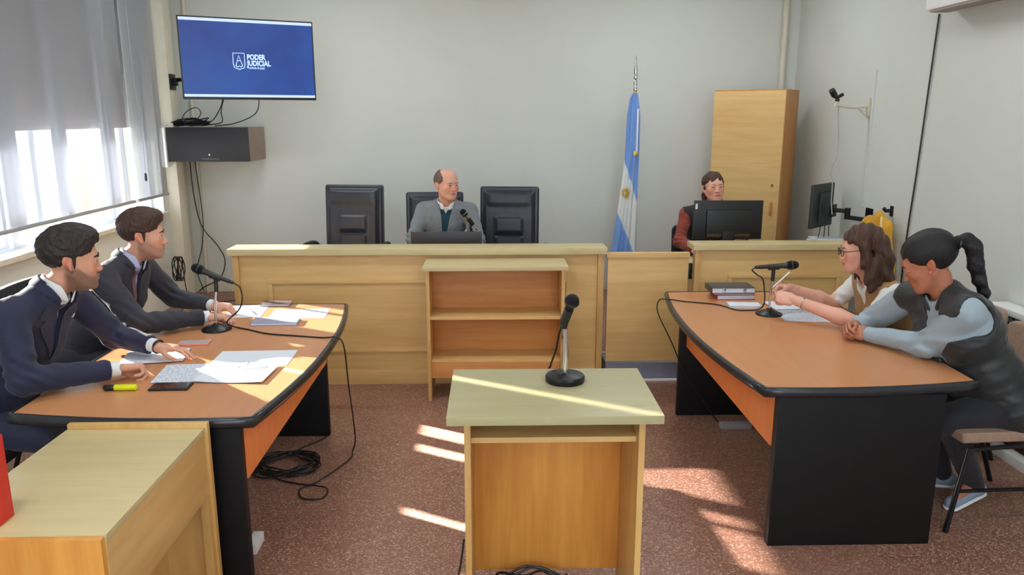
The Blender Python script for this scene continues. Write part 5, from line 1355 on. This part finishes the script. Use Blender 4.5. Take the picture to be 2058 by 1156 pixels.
# --- man in the grey jacket behind the counter
person(dict(label='balding person in a grey jacket and teal jumper behind the long counter', base=(-0.43, 6.42, 0.12),
    J=dict(pelvis=(-0.43, 6.46, 0.66), chest=(-0.40, 6.42, 1.00), neck=(-0.385, 6.37, 1.165), head=(-0.375, 6.315, 1.312),
           shR=(-0.575, 6.42, 1.09), shL=(-0.195, 6.36, 1.09), elR=(-0.655, 6.30, 0.87), elL=(-0.125, 6.22, 0.86), wrR=(-0.56, 6.03, 0.80), wrL=(-0.20, 5.98, 0.80),
           knR=(-0.56, 6.05, 0.60), knL=(-0.27, 6.02, 0.60), anR=(-0.56, 6.0, 0.21), anL=(-0.27, 5.98, 0.21)),
    face_body=(0.06, -1, 0), look=(0.62, -0.78, -0.06), footR=(0, -1, 0), footL=(0, -1, 0), bulk=1.0, hs=1.05, skin=skC, hair='bald', hairmat=hGrey, brow=0.003, nose=0.4, wide=1.12, neck=0.053, gaze=(0.1, 1, 0), jaw=1.08,
    handR=('relax', (0.3, -0.95, -0.05), (0, 0, 1)), handL=('relax', (-0.3, -0.95, -0.05), (0, 0, 1)),
    clothes=[dict(kind='top', name='shirt', mat=whitec, inf=-0.012, collar=(0.040, 0.072, 0.016, 0.006), neckhole=0.060),
             dict(kind='top', name='jumper', mat=teal, inf=-0.004, v=(0.03, 0.085, 0.050), neckhole=0.070),
             dict(kind='jacket', name='sports_jacket', neckhole=0.074, collar=(0.028, 0.088, 0.055, 0.009), mat=greyw, inf=0.012, v=(0.03, 0.34, 0.072), wrinkle=0.005, cuff=0.03, hem=0.06, drapes=lapels(greyw, x0=0.058, bot=-0.33)),
             dict(kind='trousers', mat=dtr), dict(kind='shoes', mat=M['blk'])]))
# --- clerk behind the monitor
person(dict(label='dark-haired person in a rust-brown top half hidden behind the black monitor', base=(1.76, 6.30, 0.12),
    J=dict(pelvis=(1.80, 6.42, 0.66), chest=(1.78, 6.37, 0.97), neck=(1.785, 6.33, 1.125), head=(1.80, 6.28, 1.285),
           shR=(1.605, 6.36, 1.06), shL=(1.96, 6.33, 1.06), elR=(1.525, 6.22, 0.85), elL=(2.03, 6.20, 0.85), wrR=(1.60, 5.98, 0.82), wrL=(1.90, 5.97, 0.82),
           knR=(1.68, 6.0, 0.60), knL=(1.90, 6.0, 0.60), anR=(1.68, 5.95, 0.21), anL=(1.90, 5.95, 0.21)),
    face_body=(0.0, -1, 0), look=(0.05, -1, 0.10), head_up=(-0.06, 0.1, 1), footR=(0, -1, 0), footL=(0, -1, 0), bulk=0.95, fem=True, hs=1.04, skin=skC, hair='tied', hairmat=hBrown, brow=0.0028, gaze=(0.1, 1, -0.08),
    handR=('relax', (0.15, -0.97, -0.1), (0, 0, 1)), handL=('relax', (-0.15, -0.97, -0.1), (0, 0, 1)),
    clothes=[dict(kind='top', name='jumper', mat=rust, inf=0.006, collar=(0.050, 0.068, 0, 0.008), collarmat=darkc, wrinkle=0.005),
             dict(kind='vest', name='scarf_waistcoat', mat=darkc, inf=0.014, v=(0.03, 0.30, 0.06), neckhole=0.075),
             dict(kind='trousers', mat=dtr), dict(kind='shoes', mat=M['blk'])]))
# --- woman with glasses
b, o_, c_ = person(dict(label='person with wavy brown hair and glasses in a white blouse, holding a pen', base=(2.40, 4.12, 0),
    J=dict(pelvis=(2.40, 4.12, 0.54), chest=(2.18, 4.12, 0.84), neck=(2.075, 4.12, 0.985), head=(2.005, 4.105, 1.145),
           shL=(2.125, 3.945, 0.935), shR=(2.115, 4.285, 0.935), elL=(1.955, 3.875, 0.772), elR=(2.0, 4.37, 0.775), wrL=(1.645, 4.085, 0.868), wrR=(1.70, 4.285, 0.890),
           knR=(2.02, 4.22, 0.50), knL=(2.02, 4.02, 0.50), anR=(2.05, 4.22, 0.09), anL=(2.05, 4.02, 0.09)),
    face_body=(-1, -0.08, 0), look=(-0.955, 0.20, -0.16), footR=(-1, 0, 0), footL=(-1, 0, 0), bulk=0.95, fem=True, bust=True, hs=1.05, skin=skC, hair='wavy', hairmat=hWavy, brow=0.0028, bare=True, hsc=0.92, gaze=(0, 1, -0.1),
    handL=('fist', (-0.90, 0.42, 0.10), (-0.15, -0.75, 0.60)), handR=('writing', (-0.97, -0.1, 0.12), (0.1, 0.5, 0.85)),
    clothes=[dict(kind='top', name='blouse', mat=whiteb, inf=0.006, sleeve=0.72, neckhole=0.064, v=(0.03, 0.07, 0.05), wrinkle=0.004),
             dict(kind='vest', name='tan_vest', mat=tan, inf=0.012, v=(0.03, 0.12, 0.075), label='tan sleeveless vest'),
             dict(kind='glasses', mat=M['blk']), dict(kind='trousers', mat=dtr), dict(kind='shoes', mat=M['blk'])]))
pen((1.575, 4.235, 0.895), (1.665, 4.215, 0.995), 'white pen held upright in the hand of the woman with glasses', M['white'])
g = MB(); wr, el_ = Vector((1.645, 4.085, 0.868))-Vector(c_['base']), Vector((1.955, 3.875, 0.772))-Vector(c_['base']); d_ = (el_-wr).normalized(); T = Matrix.Translation(wr+d_*0.055) @ frame_z(d_)
g.tube([T @ Vector((0.034*math.cos(a), 0.030*math.sin(a), 0)) for a in np.linspace(0, 2*PI, 26)[:-1]], 0.0028, 8, closed=True); g.build('bracelet', M['chrome'], b)
# --- woman with black vest and ponytail
b, o_, c_ = person(dict(label='person with a black ponytail and black vest, head bowed, hands clasped on the table', base=(2.35, 3.36, 0),
    J=dict(pelvis=(2.35, 3.36, 0.54), chest=(2.145, 3.385, 0.89), neck=(2.065, 3.40, 1.055), head=(1.985, 3.425, 1.20),
           shL=(2.085, 3.245, 1.005), shR=(2.02, 3.59, 1.00), elL=(2.025, 3.41, 0.812), elR=(1.97, 3.84, 0.81), wrL=(1.865, 3.675, 0.787), wrR=(1.855, 3.785, 0.802),
           knR=(2.08, 3.47, 0.50), knL=(2.08, 3.27, 0.50), anR=(2.26, 3.55, 0.10), anL=(2.33, 3.40, 0.11)),
    face_body=(-1, -0.25, 0), look=(-0.80, 0.42, -0.50), head_up=(-0.45, 0.2, 0.85), footR=(-0.9, 0.2, 0.0), footL=(-0.80, -0.35, -0.15), bulk=1.12, armk=1.22, fem=True, bust=True, hs=1.10, skin=skD, hair='ponytail', hairmat=hJet, brow=0.0032, hsc=0.95, gaze=(0, 1, -0.2),
    handL=('clasp', (-0.62, 0.62, 0.10), (-0.45, -0.45, 0.75)), handR=('clasp', (-0.75, -0.50, 0.02), (-0.25, 0.75, 0.6)),
    clothes=[dict(kind='top', name='jersey', mat=greyblue, inf=0.004, wrinkle=0.006, neckhole=0.062, cuff=0.0),
             dict(kind='vest', name='padded_vest', mat=blackv, inf=0.022, v=(0.03, 0.40, 0.055), puffer=True, collar=(0.060, 0.078, 0.018, 0.010)),
             dict(kind='trousers', mat=dtr), dict(kind='shoes', mat=cloth_mat('grey_sneaker', (136, 150, 172), 0.7), sole=M['white'])]))

# ------------------------------------------------------------------ yellow jacket on a wall hook
t = thing('coat_hook', 'small black hook on the right wall above the yellow jacket', 'hook', (XR, 5.62, 1.17))
MB().tube([(0, 0, 0.0), (-0.05, 0, 0.0), (-0.065, 0, 0.02)], 0.014, 12).box(-0.008, 0, -0.02, 0.02, -0.04, 0.035, 0.003).build('peg', M['blk'], t)
g = SDF((2.62, 5.15, 0.55), (2.96, 6.15, 1.25), 0.007)
for (a, b_, r0, r1) in (((2.90, 5.74, 1.13), (2.86, 5.90, 1.05), 0.035, 0.05), ((2.90, 5.72, 1.13), (2.86, 5.58, 1.06), 0.035, 0.055), ((2.86, 5.88, 1.05), (2.86, 5.90, 0.82), 0.055, 0.07), ((2.86, 5.58, 1.06), (2.87, 5.46, 0.72), 0.05, 0.055), ((2.87, 5.72, 1.10), (2.87, 5.70, 0.72), 0.07, 0.13), ((2.85, 5.80, 1.05), (2.85, 5.78, 0.72), 0.06, 0.10)):
    g.put(cap((a[0], a[1]-0.10, a[2]), (b_[0], b_[1]-0.10, b_[2]), r0, r1, (1, 0, 0), 0.8), 0.03)
g.field(lambda P: 0.012*np.sin(P[..., 1]*70+P[..., 2]*8+3*wob(P, 14))*np.clip((1.16-P[..., 2])/0.15, 0.2, 1)+0.004*wob(P, 60))
g.cut((lambda P: P[..., 0]-2.945, (2.9, 5.2, 0.5), (3.0, 6.2, 1.3)), 0.004)
V, Q = g.mesh(); ybase = np.array((2.88, 5.62, 1.14))
jk = mesh_obj('jacket', V-ybase, Q, cloth_mat('yellow_jacket', (204, 150, 26), 0.7), None, True, 0, loc=tuple(ybase))
tag(jk, 'yellow jacket hanging from the hook on the right wall', 'jacket')
bv = BVHTree.FromPolygons([Vector(v) for v in V], [tuple(q) for q in Q.tolist()])
pts = []
for y, z in ((5.56, 1.13), (5.50, 1.08), (5.46, 1.0), (5.44, 0.9), (5.42, 0.8)):
    h = bv.ray_cast(Vector((2.5, y, z)), Vector((1, 0, 0)))
    if h[0] is not None: pts.append(Vector((h[0].x-0.002, y, z))-Vector(ybase))
if len(pts) > 2: MB().tube(spline(pts, 5), 0.008, 8).build('reflective_strip', plain('strip_pale', (222, 206, 150), 0.5), jk)
